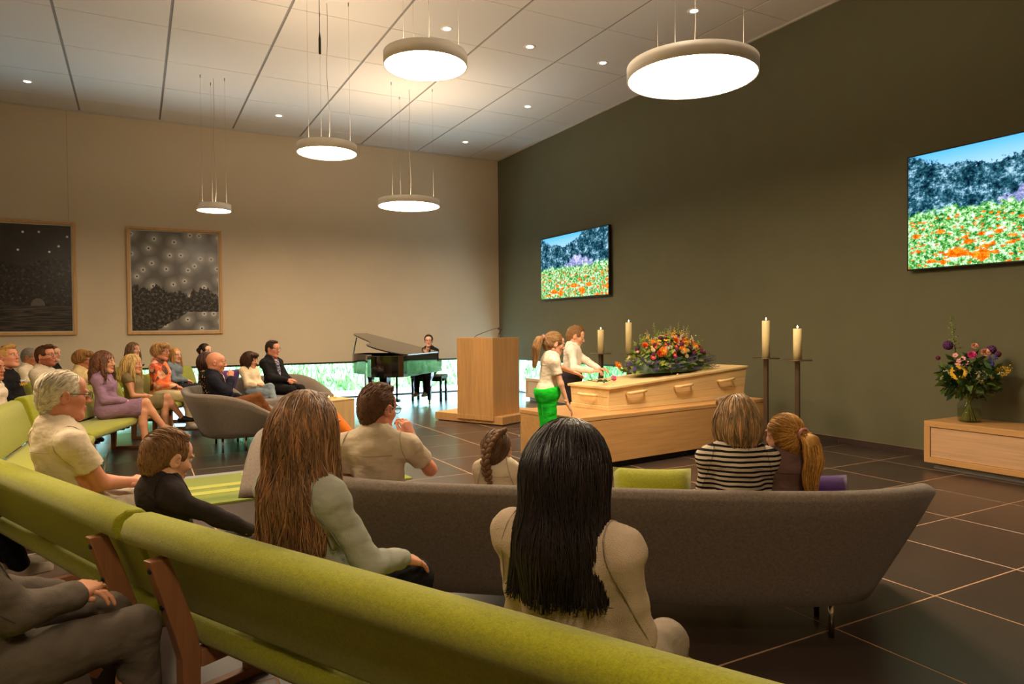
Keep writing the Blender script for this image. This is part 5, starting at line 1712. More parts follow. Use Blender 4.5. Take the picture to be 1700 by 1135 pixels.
    # ---- shoes
    if shoe is not None:
        for i in (0, 1):
            a = ank[i]; sc_ = s
            heel = a + np.array([0, -.035 * sc_, -.035 * sc_]); toe = a + np.array([0, .145 * sc_, -.045 * sc_])
            low = min(heel[2], toe[2]) - .034 * sc_
            if low < 0.004:
                heel[2] += .004 - low; toe[2] += .004 - low; low = .004
            G = Grid(a - .24, a + .24, .008 if near else .010)
            G.cone(heel, toe, .042 * sc_, .038 * sc_, 0.0)
            G.cone(a + np.array([0, .02, -.01]) * sc_, a + np.array([0, .08, -.03]) * sc_, .044 * sc_, .036 * sc_, .02)
            lw = low + .008
            G.carve(lambda X, Y, Z: Z - lw + 0 * X + 0 * Y)
            V, F = G.nets()
            T = np.ones((len(V), 4)); sole = V[:, 2] < low + .028
            T[sole, :3] = 1.35 if sum(shoe) > 300 else .6
            link_mesh('shoe', raw_mesh('shoe', [(V, F, T)], tint_mat('shoe_%d_%d_%d' % shoe, srgb(*shoe), .6, .3)), o)
    # ---- glasses
    if glasses is not None:
        mb = MB()
        for sx in (-1, 1):
            ring = [(sx * .032 + .0225 * math.cos(q), .107 + 0 * q, .0 + .0185 * math.sin(q)) for q in np.linspace(0, 6.283, 17)]
            mb.tube(ring, .0017, 5, caps=False)
            mb.tube([(sx * .0545, .106, .006), (sx * .076, .09, .008), (sx * .080, .0, .010), (sx * .079, -.022, -.004)], .0020, 5)
        mb.tube([(-.010, .107, .004), (0, .110, .007), (.010, .107, .004)], .0017, 5)
        mb.v = [tuple(v) for v in from_head(np.array(mb.v))]
        mb.build('glasses', plain('spectacle_%d_%d_%d' % glasses, srgb(*glasses), .3), o)
    return o, dict(P=P, HC=HC, nb=nb, shl=shl, wri=wri, s=s, from_head=from_head, elb=elb)
# ------------------------------------------------------------------ flowers
def petal_ring(b, n, r0, r1, w, z0, z1, mi=0, tip=0.0, ph=0.0, cup=0.0):
    for k in range(n):
        a = 2 * math.pi * k / n + ph
        c, s_ = math.cos(a), math.sin(a)
        def pt(r, off, z): return (c * r - s_ * off, s_ * r + c * off, z)
        rm = (r0 + r1) / 2
        b.add([pt(r0, -w * .3, z0), pt(r0, w * .3, z0), pt(rm, w, (z0 + z1) / 2 - cup), pt(rm, -w, (z0 + z1) / 2 - cup), pt(r1, 0 + tip, z1)], [(0, 1, 2, 3), (3, 2, 4)], mi, True)
def flower_mat(name, c, c2=None):
    return plain(name, c, 0.6)
FC = {'orange': srgb(240, 140, 25), 'redorange': srgb(226, 88, 26), 'cream': srgb(236, 226, 178), 'violet': srgb(84, 50, 132), 'plum': srgb(104, 34, 70), 'pink': srgb(222, 150, 165), 'crimson': srgb(200, 30, 70), 'yellow': srgb(240, 190, 40), 'lime': srgb(150, 170, 60), 'salmon': srgb(230, 170, 140), 'blue': srgb(70, 60, 170), 'hotpink': srgb(225, 70, 140)}
FM = {k: plain('petal_' + k, v, 0.6) for k, v in FC.items()}
m_leaf = plain('leaf_green', srgb(98, 122, 48), 0.5)
m_leafd = plain('dark_leaf_green', srgb(46, 74, 38), 0.5)
m_seed = plain('brown_seed_head', srgb(45, 25, 15), 0.9)
def mesh_dahlia(c):
    b = MB()
    petal_ring(b, 16, .008, .062, .006, .0, .004); petal_ring(b, 14, .006, .050, .006, .006, .020, ph=.2); petal_ring(b, 10, .004, .034, .005, .010, .032, ph=.1)
    b.ball((0, 0, .012), .012, 8, 5, 1)
    return b.mesh('spider_bloom', [FM[c], FM['yellow']])
def mesh_rose(c, r=.036):
    b = MB()
    for i, (n, rr, z, cu) in enumerate(((5, r, .0, -.004), (5, r * .78, .008, -.01), (4, r * .52, .014, -.012), (3, r * .28, .018, -.01))):
        petal_ring(b, n, rr * .25, rr, rr * .72, z - .012, z + r * .55, 0, 0, i * .6, -.012)
    b.ball((0, 0, .008), r * .3, 8, 5)
    b.ball((0, 0, -.006), r * .42, 8, 5, 1)
    return b.mesh('rose_bloom', [FM[c], m_leaf])
def mesh_ball(c, r=.024):
    b = MB()
    rs = random.Random(5)
    b.ball((0, 0, 0), r * .86, 10, 7)
    for k in range(60):
        z = 1 - 2 * (k + .5) / 60; a = k * 2.39996; q = math.sqrt(1 - z * z)
        b.ball((r * .86 * q * math.cos(a), r * .86 * q * math.sin(a), r * .86 * z), r * .2, 5, 3)
    return b.mesh('globe_bloom', FM[c])
def mesh_spike(c, h=.16):
    b = MB().tube([(0, 0, 0), (0, 0, h)], .0025, 5, 1)
    for k in range(14):
        z = h * (.25 + .75 * k / 14); a = k * 2.4; rr = .020 * (1 - .6 * k / 14)
        cx, cy = rr * .8 * math.cos(a), rr * .8 * math.sin(a)
        for q in range(4):
            aa = a + q * 1.57
            b.add([(cx, cy, z), (cx + rr * .7 * math.cos(aa), cy + rr * .7 * math.sin(aa), z + .006), (cx + rr * .7 * math.cos(aa + .9), cy + rr * .7 * math.sin(aa + .9), z + .003)], [(0, 1, 2)], 0)
    return b.mesh('flower_spike', [FM[c], m_leaf])
def mesh_small(c, r=.014):
    b = MB(); petal_ring(b, 5, .002, r, r * .5, 0, .004); b.ball((0, 0, .003), r * .28, 6, 4, 1)
    return b.mesh('small_bloom', [FM[c], FM['yellow']])
def mesh_sprig(c, h=.12, n=12):
    b = MB().tube([(0, 0, 0), (.004, .002, h)], .0016, 4, 1); rs = random.Random(n)
    for k in range(n):
        z = h * (.45 + .55 * rs.random()); a = rs.random() * 6.28; rr = .022 * rs.random() + .004
        b.tube([(0, 0, z - .02), (rr * math.cos(a), rr * math.sin(a), z)], .0008, 3, 1, False)
        b.ball((rr * math.cos(a), rr * math.sin(a), z), .0055, 6, 4)
    return b.mesh('filler_sprig', [FM[c], m_leaf])
def mesh_leaf(L=.09, w=.022, m=None):
    vs = [(0, 0, 0)]; fs = []
    for i in range(1, 6):
        q = i / 6; ww = w * math.sin(math.pi * q) ** .8; z = .02 * math.sin(q * 3)
        vs += [(L * q, -ww, z), (L * q, 0, z - .004), (L * q, ww, z)]
    vs.append((L, 0, -.004))
    fs += [(0, 1, 2), (0, 2, 3)]
    for i in range(4):
        o_ = 1 + i * 3
        fs += [(o_, o_ + 3, o_ + 4, o_ + 1), (o_ + 1, o_ + 4, o_ + 5, o_ + 2)]
    fs += [(13, 16, 14), (14, 16, 15)]
    return MB().add(vs, fs, 0, True).mesh('leaf', m or m_leaf)
FM['allium'] = plain('petal_allium', srgb(92, 44, 98), .6)
ME = {'dahlia_o': mesh_dahlia('orange'), 'dahlia_r': mesh_rose('redorange', .042), 'rose_c': mesh_rose('cream', .026), 'rose_p': mesh_rose('hotpink', .034), 'rose_s': mesh_rose('salmon', .036), 'ball_p': mesh_ball('plum'), 'ball_v': mesh_ball('allium', .036),
      'spike_v': mesh_spike('violet'), 'spike_b': mesh_spike('blue', .13), 'spike_pk': mesh_spike('pink', .17), 'spike_l': mesh_spike('lime', .2), 'small_c': mesh_small('crimson', .022), 'small_pk': mesh_small('pink', .018), 'small_y': mesh_small('yellow', .018), 'sprig_c': mesh_sprig('cream'), 'sprig_l': mesh_sprig('lime'), 'sprig_y': mesh_sprig('yellow'), 'leaf': mesh_leaf(), 'leafd': mesh_leaf(.11, .026, m_leafd)}
def orient(o, n, spin=0.0):
    q = Vector(n).to_track_quat('Z', 'Y')
    o.rotation_mode = 'QUATERNION'
    from mathutils import Quaternion
    o.rotation_quaternion = q @ Quaternion((0, 0, 1), spin)

fr = random.Random(21)
# arrangement on the coffin lid
AO = Vector((-1.86, -7.79, 0.53 + 0.245 + 0.13 * 0.53 + 0.008))
ar = thing('flower_arrangement', 'large mixed flower arrangement lying on the coffin lid', 'flowers', AO, math.atan2(0.118, 0.993))
RX, RY, RZ = 0.66, 0.27, 0.39
gb = MB()
# leafy mound under the blooms
mv = []; mf = []
for i in range(9):
    th = math.pi / 2 * i / 8
    for k in range(28):
        a = 2 * math.pi * k / 28; q = 0.80 + .10 * fr.random()
        mv.append((RX * q * math.sin(th) * math.cos(a), RY * q * math.sin(th) * math.sin(a), .02 + (RZ - .05) * q * math.cos(th) ** 1.25))
for i in range(8):
    for k in range(28):
        mf.append((i * 28 + k, (i + 1) * 28 + k, (i + 1) * 28 + (k + 1) % 28, i * 28 + (k + 1) % 28))
gb.add(mv, mf, 0, True)
def dome(a, t):
    """point and normal of the mound"""
    p = Vector((RX * t * math.cos(a), RY * t * math.sin(a), .02 + (RZ - .03) * max(0.0, 1 - t * t) ** .62))
    n = Vector((p.x / RX ** 2, p.y / RY ** 2, max(p.z, .06) / RZ ** 2)).normalized()
    return p, n
for k in range(900):
    p, n = dome(fr.random() * 6.283, fr.random() ** .5)
    L = fr.uniform(.05, .10); d = (n * .6 + Vector((fr.uniform(-1, 1), fr.uniform(-1, 1), fr.uniform(-.3, .7)))).normalized(); s_ = d.cross(n); s_ = s_.normalized() * L * .22 if s_.length > .01 else Vector((.01, 0, 0))
    p0 = p - n * .02
    if p0.z + d.z * L < .006: d.z = abs(d.z)
    gb.add([p0, p0 + d * L * .5 + s_, p0 + d * L, p0 + d * L * .5 - s_], [(0, 1, 2, 3)], fr.choice([0, 1, 1, 2, 2]))
g = gb.build('foliage', [m_leafd, m_leaf, plain('yellow_green_leaf', srgb(140, 150, 55), .5)], ar, recalc=False); g['kind'] = 'stuff'
def put(par, key, name, p, n, sc=1.0):
    o_ = link_mesh(name, ME[key], par, p, None, sc); orient(o_, n, fr.random() * 6.28); return o_
for (a, t) in ((-2.15, .74), (-1.55, .72), (-.85, .66), (-1.5, .28), (1.2, .5), (-2.6, .5), (-.35, .52), (-1.05, .12), (-1.15, .5)):
    p, n = dome(a, t); put(ar, 'dahlia_o', 'spider_bloom', p + n * .03, (n + Vector((0, -.35, 0))).normalized(), 1.05)
for (a, t) in ((-2.25, .8), (-1.6, .45), (-.55, .36), (-2.9, .62), (-1.2, .02), (-.2, .72)):
    p, n = dome(a, t); put(ar, 'dahlia_r', 'round_bloom', p + n * .03, (n + Vector((0, -.3, 0))).normalized(), 1.0)
for k in range(24):
    p, n = dome(-math.pi * fr.random() * 1.0 + .1, fr.uniform(.15, .85)); put(ar, 'rose_c', 'cream_bloom', p + n * .03, (n + Vector((0, -.3, 0))).normalized(), 1.0)
for k in range(22):
    p, n = dome(-math.pi * fr.random(), fr.uniform(.1, .92)); put(ar, 'ball_p', 'globe_bloom', p + n * fr.uniform(.03, .06), n, fr.uniform(.8, 1.1))
for k in range(56):
    p, n = dome(fr.uniform(-3.3, .3), fr.uniform(.1, .95)); put(ar, fr.choice(['small_c', 'small_pk', 'small_y']), 'small_bloom', p + n * .035, n, fr.uniform(.9, 1.5))
for k in range(44):
    a = fr.uniform(-3.4, .3); p, n = dome(a, fr.uniform(.86, 1.0)); n2 = (Vector((n.x, n.y, 0)) * 1.0 + Vector((0, 0, .12))).normalized()
    put(ar, 'spike_v', 'violet_spike', p * .93 + Vector((0, 0, .02)), n2, fr.uniform(.7, 1.05))
for k in range(26):
    p, n = dome(fr.random() * 6.28, fr.uniform(.05, .75)); put(ar, fr.choice(['sprig_c', 'sprig_l', 'sprig_l', 'sprig_y']), 'filler_sprig', p, (n + Vector((fr.uniform(-.3, .3), 0, .4))).normalized(), fr.uniform(.8, 1.2))
for k in range(9):
    p, n = dome(fr.random() * 6.28, fr.uniform(.0, .5)); put(ar, fr.choice(['spike_pk', 'spike_l', 'spike_pk', 'sprig_y']), 'upright_spike', p, (n * .5 + Vector((0, 0, 1))).normalized(), fr.uniform(.9, 1.2))

# vase and bouquet on the sideboard
VX, VY, VZ = -0.315, -10.25, 0.456
m_vglass = glass('vase_glass', (0.93, 0.96, 0.93, 1), thin=True)
vo = thing('glass_vase', 'clear glass vase of water on the oak sideboard', 'vase', (VX, VY, VZ), 0)
MB().lathe([(0, .001), (.088, .001), (.098, .012), (.098, .16), (.085, .185), (.078, .20), (.082, .235), (.079, .235), (.074, .20), (.092, .158), (.092, .014), (0, .010)], 32).build('vessel', m_vglass, vo)
MB().lathe([(0, .0105), (.0905, .0145), (.0905, .125), (0, .125)], 32).build('water', glass('vase_water', (.86, .86, .72, 1), thin=True), vo)
bq = thing('flower_bouquet', 'tall mixed bouquet with a sunflower in the glass vase', 'flowers', (VX, VY, VZ), 0)
sb = MB()
for k in range(46):
    a = k * 2.4; r0 = .075 * math.sqrt((k + .5) / 46)
    x0, y0 = -r0 * math.cos(a), -r0 * math.sin(a); x1, y1 = r0 * .55 * math.cos(a), r0 * .55 * math.sin(a)
    sb.tube([(x0, y0, .014), (0.3 * x0, .3 * y0, .12), (x1, y1, .24), (x1 * 3.0, y1 * 3.0, .36)], .0042, 5, 0, False)
sb.build('stems', plain('stem_green', srgb(120, 122, 48), .6), bq)['kind'] = 'stuff'
lb = MB()
for k in range(640):
    a = fr.random() * 6.28; r = .20 * fr.random() ** .5; z = fr.uniform(.24, .66 - r * .6) if r < .15 else fr.uniform(.30, .50)
    p = Vector((r * math.cos(a), r * math.sin(a), z)); d = Vector((math.cos(a) * fr.uniform(.3, 1), math.sin(a) * fr.uniform(.3, 1), fr.uniform(-.9, .9))).normalized(); L = fr.uniform(.05, .11); s_ = d.cross(Vector((fr.random(), fr.random(), fr.random()))).normalized() * L * .22
    lb.add([p, p + d * L * .5 + s_, p + d * L, p + d * L * .5 - s_], [(0, 1, 2, 3)], fr.choice([0, 0, 1]))
lb.build('foliage', [m_leafd, m_leaf], bq, recalc=False)['kind'] = 'stuff'
cdir = (Vector((CAM[0], CAM[1], 0)) - Vector((VX, VY, 0))).normalized()
cr = Vector((-cdir.y, cdir.x, 0))    # to the viewer's left is -cr... used only to spread blooms
def bp(r_, up, fw): return Vector((0, 0, up)) + cr * r_ + cdir * fw
sf = MB(); petal_ring(sf, 18, .028, .075, .012, 0, .006); petal_ring(sf, 18, .026, .070, .012, .004, .014, ph=.17); sf.lathe([(0, .012), (.022, .014), (.034, .008), (.036, .0)], 18, mi=1)
me = sf.mesh('sunflower', [FM['yellow'], m_seed])
o_ = link_mesh('sunflower', me, bq, bp(-.085, .47, .15)); orient(o_, cdir + Vector((0, 0, .15)))
def pb_(key, nm, r_, up, fw, sc=1.0, n=None): put(bq, key, nm, bp(r_, up, fw), n or (cdir + Vector((0, 0, .6)) + cr * r_ * 2).normalized(), sc)
pb_('ball_v', 'allium_head', -.17, .72, .02, 1.25); pb_('ball_p', 'globe_bloom', -.25, .60, .05, .9)
pb_('rose_s', 'rose_bloom', .04, .71, .05, .9); pb_('rose_p', 'rose_bloom', .02, .63, .13, 1.15); pb_('rose_s', 'rose_bloom', .12, .65, .1, 1.2); pb_('ball_v', 'allium_head', .17, .68, -.02, 1.2); pb_('ball_p', 'globe_bloom', .22, .64, 0, 1.2)
for r_, up in ((-.11, .63), (-.08, .58), (-.05, .60), (-.02, .56), (-.09, .54), (-.04, .53)): pb_('small_pk', 'small_bloom', r_, up, .12, 1.5)
for r_, up in ((.16, .60), (.20, .62), (.18, .56)): pb_('spike_b', 'blue_spike', r_, up - .04, .06, .8, (cdir + Vector((0, 0, 1))).normalized())
for k in range(26): pb_('sprig_c', 'white_filler', fr.choice([-1, 1]) * fr.uniform(.03, .24), fr.uniform(.36, .45), fr.uniform(.04, .15), fr.uniform(.6, .9), (cdir * .8 + Vector((fr.uniform(-.5, .5), fr.uniform(-.5, .5), .7))).normalized())
for k in range(8): pb_('sprig_y', 'goldenrod_sprig', fr.uniform(.12, .24), fr.uniform(.40, .48), .02, 1.0, (cr * .8 + Vector((0, 0, .6))).normalized())
put(bq, 'spike_l', 'gladiolus_spike', bp(-.10, .58, 0), (cr * -.12 + Vector((0, 0, 1))).normalized(), 2.1)
for k in range(4): put(bq, 'leaf', 'leaf', bp(-.06 + .05 * k, .36, .14), Vector((0, 0, 1)) + cdir * .5, 1.3)

# single flowers being laid down
rz = thing('single_rose', 'pink rose on a leafy stem laid on the coffin end', 'flower', (-2.96, -8.05, 0.795), 0.35)
MB().tube([(-.34, -.05, .06), (-.15, -.02, .03), (.10, .01, .014), (.22, .02, .028)], .0035, 6).build('stem', m_leafd, rz)
o_ = link_mesh('bloom', ME['rose_p'], rz, (.235, .022, .035)); orient(o_, Vector((1, .1, .25)))
for (p, d) in (((-.02, -.01, .022), (-.2, -.6, .5)), ((.03, 0, .02), (.3, .5, .6)), ((-.08, -.01, .025), (-.3, .6, .4)), ((0, 0, .02), (.2, -.8, -.1))):
    o_ = link_mesh('leaf', ME['leafd'], rz, p, None, .7); orient(o_, d)
# ------------------------------------------------------------------ the people
def W2L(px, py, face, q):
    n = Vector(face).normalized(); r = Vector((n.y, -n.x)); d = Vector((q[0] - px, q[1] - py))
    return np.array([d.dot(r), d.dot(n), q[2]])
def cloth(name, rgb, fold_=.5, weave=.05, rough=.85, pattern=None):
    return tint_mat(name, srgb(*rgb), rough, .2, 0, None, fold_, weave, pattern)
def stripes(t, co, cc):
    sp = t.n('SeparateXYZ'); t.t.links.new(co, sp.inputs[0])
    w = t.math('SINE', t.math('MULTIPLY', t.math('ADD', sp.outputs[2], t.math('MULTIPLY', t.noise(co, 5, 2), .02)), 2 * math.pi / .0215))
    return t.mix(t.math('GREATER_THAN', w, .15), srgb(218, 202, 178), srgb(24, 22, 24))
def florals(t, co, cc):
    v = t.n('TexVoronoi'); t.set(v.inputs['Vector'], co); v.inputs['Scale'].default_value = 13
    sc = t.n('SeparateColor'); t.t.links.new(v.outputs['Color'], sc.inputs[0])
    n = t.noise(co, 22, 3)
    c = t.ramp(t.math('ADD', t.math('MULTIPLY', sc.outputs[0], .7), t.math('MULTIPLY', n, .4)), [(.25, srgb(232, 110, 60)), (.45, srgb(240, 150, 100)), (.58, srgb(245, 205, 175)), (.7, srgb(225, 90, 60)), (.85, srgb(90, 70, 60))])
    return c
def dotty(t, co, cc):
    v = t.n('TexVoronoi'); t.set(v.inputs['Vector'], co); v.inputs['Scale'].default_value = 32
    return t.mix(t.math('LESS_THAN', v.outputs['Distance'], .26), cc, srgb(210, 180, 120))
def speckle(t, co, cc):
    return t.mix(t.math('GREATER_THAN', t.noise(co, 60, 3), .53), cc, srgb(180, 168, 190))

GA = 'mourners on the benches'; GS = 'mourners on the sofas'; GC = 'children at the coffin'
NB2 = (0.892, 0.452); NB1 = (0.923, 0.385); SV = (0.6, 0.8)
m_beige = cloth('beige_blazer_cloth', (204, 182, 156), .35, .16); m_denim = cloth('pale_denim', (168, 170, 156)); m_wshirt = cloth('white_cotton', (232, 214, 186), .55)
m_char = cloth('charcoal_jersey', (52, 44, 42)); m_polo = cloth('cream_polo_cotton', (214, 196, 170)); m_black_c = cloth('black_cloth', (24, 23, 25)); m_dkj = cloth('dark_jeans', (44, 42, 48))
m_greytr = cloth('grey_wool_trousers', (98, 88, 78)); m_navy = cloth('navy_wool', (28, 28, 40))

person('black-haired woman seen from behind in a beige blazer', -6.31, -12.58, NB2, .45, 1.165, 'f', 1.0, 6, 'warm', 'black_straight', (26, 17, 17), topname='blazer', topmat=m_beige, sleeve='long', neck='collar', botmat=cloth('stone_beige_trousers', (150, 136, 118)), near=True, girth=1.08, shoulder=1.16, pads=.02, seams='back', turn=0, facing_cam=False, group=GA, seed=1, nstr=1200, shoe=(150, 130, 110))
person('woman with long brown hair and a pale denim jacket, seen from behind', -6.745, -11.77, NB2, .45, 1.195, 'f', 1.0, 6, 'warm', 'long', (148, 110, 74), topname='denim_jacket', topmat=m_denim, neck='collar', botmat=m_black_c, near=True, turn=-4, seams='denim', facing_cam=False, group=GA, seed=2, nstr=1200, legs='flat', girth=1.05, shoulder=1.08,
       wr=[None, ((.15, .24, .63), (.1, .95, -.35))], curl=.3)
person('young boy in a charcoal top looking down, beside the old man', -7.117, -11.06, NB1, .45, 1.02, 'c', .92, 6, 'fair', 'sidepart', (142, 104, 66), topname='long_sleeved_top', topmat=m_char, botmat=m_dkj, near=True, turn=-6, nod=16, group=GA, seed=3, nstr=800, neck='round', shoe=(60, 60, 62), wr=[None, ((.16, .30, .56), (-.1, .95, -.2))])
person('old man with white hair and glasses in a white short-sleeved shirt', -7.478, -10.17, NB1, .45, 1.215, 'm', 1.0, 10, 'ruddy', 'greythin', (234, 222, 198), topname='shirt', topmat=m_wshirt, sleeve='short', neck='collar', botmat=cloth('stone_trousers', (168, 156, 138)), near=True, turn=8, nod=4, glasses=(60, 36, 24), group=GA, seed=4, nstr=800, arms='clasp', shoulder=1.12, girth=1.1)
person('seated man of whom grey suit trousers and clasped hands show, bottom corner', -7.61, -11.77, (0.90, 0.43), .45, 1.22, 'm', 1.0, 10, 'warm', 'short', (60, 45, 35), topname='grey_jacket', topmat=m_greytr, botmat=m_greytr, near=True, arms='clasp', group=GA, seed=5, nstr=100, shoe=(30, 28, 28), facing_cam=False)
person('seated person of whom only dark trousers and white sneakers show, at the picture edge', -8.26, -9.66, (0.94, 0.34), .45, 1.2, 'm', 1.0, 12, 'warm', 'short', (70, 50, 35), topname='dark_top', topmat=m_black_c, botmat=m_black_c, legs='fwd', shoe=(205, 190, 170), group=GA, seed=6, nstr=60, facing_cam=False)
# big sofa
person('man with short brown hair in a cream polo shirt, chin on his hand', -6.19, -10.71, SV, .43, 1.125, 'm', 1.0, 10, 'ruddy', 'short', (104, 70, 48), topname='polo_shirt', topmat=m_polo, sleeve='short', neck='collar', botmat=m_dkj, near=True, turn=24, nod=8, glasses=(40, 34, 32), group=GS, seed=7, nstr=900, shoulder=1.14, girth=1.05,
       wr=[None, ((.115, .135, .85), (-.45, .05, .88))], elbow=[None, (.6, .1, -1)], curl=.75, hand_dir=[None, (.75, -.5, .3)])
person('girl with a braid and a white blouse on the big sofa', -5.715, -11.02, SV, .45, .905, 'c', .84, 6, 'fair', 'braid', (118, 86, 58), topname='blouse', topmat=cloth('ivory_blouse', (236, 220, 190)), neck='turtle', botmat=m_dkj, near=True, turn=12, facing_cam=False, group=GS, seed=8, nstr=700)
person('woman with a short blonde bob in a black and white striped top', -4.85, -11.69, SV, .41, 1.075, 'f', .97, 8, 'ruddy', 'bob', (178, 144, 100), topname='striped_top', topmat=cloth('breton_stripes', (220, 205, 180), pattern=stripes), neck='round', botmat=m_black_c, near=True, turn=-14, facing_cam=False, group=GS, seed=9, nstr=900, shoulder=1.12, girth=1.1)
person('girl with a blonde ponytail and a mauve top on the big sofa', -4.665, -11.80, SV, .45, .992, 'c', .90, 6, 'fair', 'ponytail', (202, 150, 74), topname='mauve_top', topmat=cloth('mauve_jersey', (120, 92, 84)), botmat=m_dkj, near=True, turn=-22, facing_cam=False, group=GS, seed=10, nstr=900)
# two children at the coffin
gp_ = (-3.79, -8.30); gf = (0.95, -0.25)
person('girl in a white T-shirt and bright green trousers laying a rose', gp_[0], gp_[1], gf, top=1.345, sex='c', hs=.95, lean=-8, skin='fair', hair='ponytail', haircol=(160, 122, 78), stand=True, topname='tshirt', topmat=cloth('white_tshirt', (236, 220, 198)), sleeve='short', botname='green_trousers', botmat=cloth('bright_green_cloth', (22, 190, 40)), bottom='wide', near=True, nod=14, group=GC, seed=11, nstr=600, shoe=(230, 225, 215),
       wr=[(W2L(*gp_, gf, (-3.15, -8.02, .855)), (.0, .9, -.3)), (W2L(*gp_, gf, (-3.66, -8.50, .60)), (0, .5, -.8))], curl=.3, elbow=[(-.3, 0, -1), (.6, -.6, 0)])
bp_ = (-2.86, -7.30); bf = (0.80, -0.6)
person('boy in a white buttoned shirt holding an orange flower behind the coffin', bp_[0], bp_[1], bf, top=1.405, sex='c', hs=1.0, lean=-4, skin='fair', hair='short', haircol=(152, 112, 70), stand=True, topname='white_shirt', topmat=cloth('white_shirt_cotton', (240, 230, 215)), neck='collar', botmat=m_dkj, near=True, nod=18, turn=-4, group=GC, seed=12, nstr=700, shoe=(40, 40, 44),
       wr=[(W2L(*bp_, bf, (-2.66, -7.60, .90)), (.2, .9, .1)), (W2L(*bp_, bf, (-2.80, -7.66, .90)), (.2, .9, 0))], curl=.7)
of = thing('single_orange_flower', 'orange flower in the hand of the boy', 'flower', (-2.60, -7.66, .90), 0)
MB().tube([(-.06, .02, -.02), (.04, -.02, .03), (.10, -.05, .05)], .003, 6).build('stem', m_leaf, of)
o_ = link_mesh('bloom', ME['dahlia_o'], of, (.10, -.05, .05)); orient(o_, Vector((.3, -.8, .5)))
# pianist
person('pianist in black with dark pulled-back hair and glasses', -2.27, -1.44, (-0.70, -0.714), .505, 1.275, 'f', 1.0, 2, 'fair', 'sleek', (48, 34, 28), topname='black_blazer', topmat=m_black_c, neck='v', botmat=m_black_c, glasses=(70, 50, 40), turn=-20, group=None, seed=13, shoe=(160, 125, 60))
# row of benches on the side
FA = (0.946, -0.325)
P_ = lambda *a, **k: person(*a, group=k.pop('group', GA), **k)
P_('woman with curly auburn hair in a lilac dress, arms folded in her lap', -7.50, -5.38, FA, .455, 1.18, 'f', 1.0, 8, 'warm', 'wavy', (118, 76, 50), topname='lilac_dress', topmat=cloth('lilac_jersey', (150, 116, 142)), botname='dress_skirt', bottom='skirt', legs='cross', seed=20, turn=10, shoe=(176, 140, 104), nstr=500, arms='lap')
P_('blonde woman in a sparkling khaki dress with black heels', -7.24, -4.72, FA, .455, 1.12, 'f', .98, 8, 'warm', 'shoulder', (222, 184, 116), topname='khaki_dress', topmat=cloth('khaki_sequin', (150, 132, 92), weave=.3), sleeve='cap', botname='dress_skirt', bottom='skirt', legs='cross', seed=21, turn=10, shoe=(24, 22, 24), nstr=350, arms='lap')
P_('woman with short grey-blonde hair and glasses in an orange floral blouse', -6.94, -3.65, (0.91, -0.42), .455, 1.236, 'f', 1.0, 4, 'ruddy', 'pixie', (196, 152, 100), topname='floral_blouse', topmat=cloth('orange_floral', (235, 130, 80), pattern=florals), botmat=cloth('cream_trousers', (222, 200, 160)), glasses=(60, 40, 36), seed=22, girth=1.12, turn=8, nstr=300, shoe=(190, 180, 170))
P_('young woman with long blonde hair in a denim jacket, behind the floral blouse', -6.70, -2.18, (0.90, -0.43), .455, 1.135, 'f', .98, 6, 'fair', 'longfront', (190, 138, 74), topname='denim_jacket', topmat=cloth('blue_denim', (118, 128, 140)), botmat=m_dkj, seed=23, turn=22)
_r2, _i2 = P_('woman with half-up ash blonde hair in a white printed T-shirt', -7.25, -0.99, (0.90, -0.43), .455, 1.21, 'f', 1.0, 6, 'fair', 'shoulder', (128, 96, 66), topname='printed_tshirt', topmat=cloth('white_tee', (228, 214, 196)), sleeve='short', botmat=m_dkj, seed=24, turn=18)
P_('woman with dark hair tied back in a beige top, against the cream wall', -6.25, -1.95, (0.90, -0.43), .455, 1.185, 'f', .98, 6, 'fair', 'updo', (44, 30, 26), topname='beige_top', topmat=cloth('beige_knit', (196, 168, 128)), botmat=m_dkj, seed=25, turn=22)
P_('bearded man with brown hair and glasses in an off-white shirt', -8.13, -4.38, FA, .455, 1.235, 'm', 1.05, 6, 'ruddy', 'quiff', (92, 54, 32), topname='off_white_shirt', topmat=cloth('off_white_cotton', (220, 204, 178)), sleeve='short', botmat=m_dkj, glasses=(50, 38, 30), seed=26, girth=1.2, turn=12, nod=-8, beard=(.55, .42, .34), shoulder=1.1)
P_('woman with short brown hair and glasses in a pale yellow T-shirt', -7.82, -3.62, FA, .455, 1.16, 'f', 1.0, 4, 'tan', 'fringe_short', (168, 120, 66), topname='yellow_tshirt', topmat=cloth('pale_yellow_tee', (222, 196, 140)), sleeve='short', botmat=m_dkj, glasses=(50, 36, 30), seed=27, turn=6, nod=10)
P_('girl with tied brown hair and a dark top in the third row', -8.22, -2.50, FA, .455, 1.20, 'f', .92, 6, 'fair', 'sleek', (104, 70, 44), topname='dark_top', topmat=m_black_c, neck='wide', botmat=m_dkj, seed=28, turn=16)
P_('grey-haired man half hidden behind the bearded man', -8.44, -2.92, FA, .455, 1.185, 'm', 1.0, 6, 'tan', 'crew', (140, 132, 122), topname='white_shirt', topmat=m_wshirt, neck='collar', botmat=m_dkj, seed=29, turn=0, nod=10)
_r, _i = P_('young man with a blond quiff in a black printed shirt', -8.36, -5.12, FA, .455, 1.25, 'm', 1.02, 10, 'ruddy', 'quiff', (206, 160, 92), topname='black_shirt', topmat=m_black_c, botmat=m_dkj, seed=30, turn=10, nod=-12)
P_('dark-haired woman in a white shirt at the left picture edge', -8.42, -5.76, FA, .455, 1.165, 'f', 1.0, 6, 'tan', 'sleek', (52, 38, 30), topname='white_shirt', topmat=m_wshirt, neck='collar', botmat=m_dkj, seed=31, turn=10)
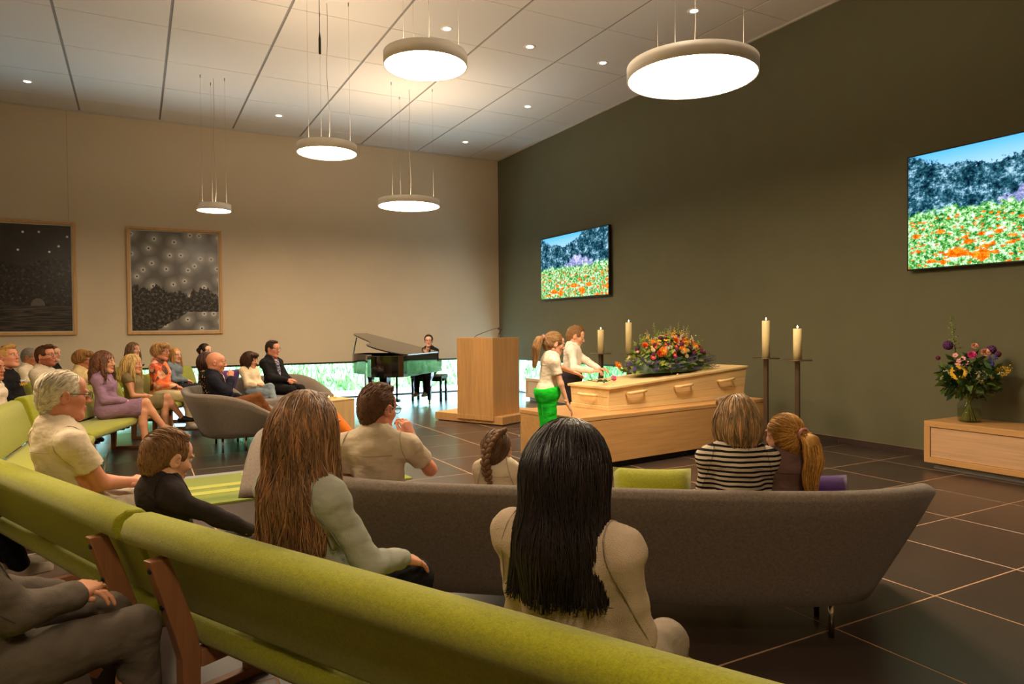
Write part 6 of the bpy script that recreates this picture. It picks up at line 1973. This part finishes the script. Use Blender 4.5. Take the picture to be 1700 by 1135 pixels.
# side sofas
P_('bald man in a navy blazer with his hand at his chin', -6.36, -5.50, (0.98, -0.18), .45, 1.15, 'm', 1.02, 16, 'ruddy', 'bald', (90, 60, 40), topname='white_shirt', topmat=m_wshirt, jacket=('navy_blazer', m_navy), botmat=cloth('rust_brown_trousers', (112, 66, 32)), legs='cross', seed=32, turn=0, nod=6, group=GS, wr=[None, ((.07, .085, .85), (-.35, .0, .9))], elbow=[None, (.5, .3, -1)], curl=.9, beard=(.78, .70, .66))
P_('dark bobbed woman in a black patterned top behind the bald man', -6.40, -4.72, (0.98, -0.18), .45, 1.13, 'f', 1.0, 12, 'warm', 'bob', (72, 42, 30), topname='patterned_top', topmat=cloth('black_gold_print', (30, 26, 26), pattern=dotty), botmat=m_black_c, seed=33, turn=-5, group=GS, sleeve='threeq')
P_('woman with curly brown hair in a cream blouse and pale jeans', -5.78, -3.59, (0.62, -0.78), .45, 1.085, 'f', 1.0, 12, 'warm', 'curlybob', (78, 50, 34), topname='cream_blouse', topmat=cloth('cream_blouse_cloth', (232, 212, 178)), sleeve='threeq', botmat=cloth('pale_jeans', (130, 144, 152)), legs='crossL', seed=34, turn=-12, nod=8, group=GS, nstr=300)
P_('man with dark hair and glasses in a black suit', -5.43, -3.31, (0.62, -0.78), .45, 1.235, 'm', 1.05, 10, 'ruddy', 'short', (56, 38, 28), topname='patterned_shirt', topmat=cloth('speckled_shirt', (70, 66, 84), pattern=speckle), jacket=('suit_jacket', m_black_c), botmat=m_black_c, seed=35, turn=-6, nod=4, group=GS, glasses=(120, 110, 100), arms='clasp', girth=1.12)

# small script-like prints on two shirts (too small to read in the photograph)
def chest_print(root, inf, mat, zoff, wd, yo):
    s_ = inf['s']; c0 = inf['P'] + np.array([0, yo, zoff]) * s_
    pts = [(c0[0] - wd / 2 + wd * k / 22, c0[1] - .25 * abs(-wd / 2 + wd * k / 22) ** 1.5, c0[2] + .014 * math.sin(k * 1.55) + .006 * math.sin(k * 2.7)) for k in range(23)]
    MB().tube(pts, .0042, 5).build('chest_print', mat, root)
chest_print(_r, _i, plain('yellow_print', srgb(225, 165, 50), .6), .33, .15, .118)
chest_print(_r, _i, plain('white_print', srgb(220, 215, 205), .6), .37, .11, .112)
chest_print(_r2, _i2, plain('black_print', srgb(25, 25, 28), .6), .34, .13, .150)
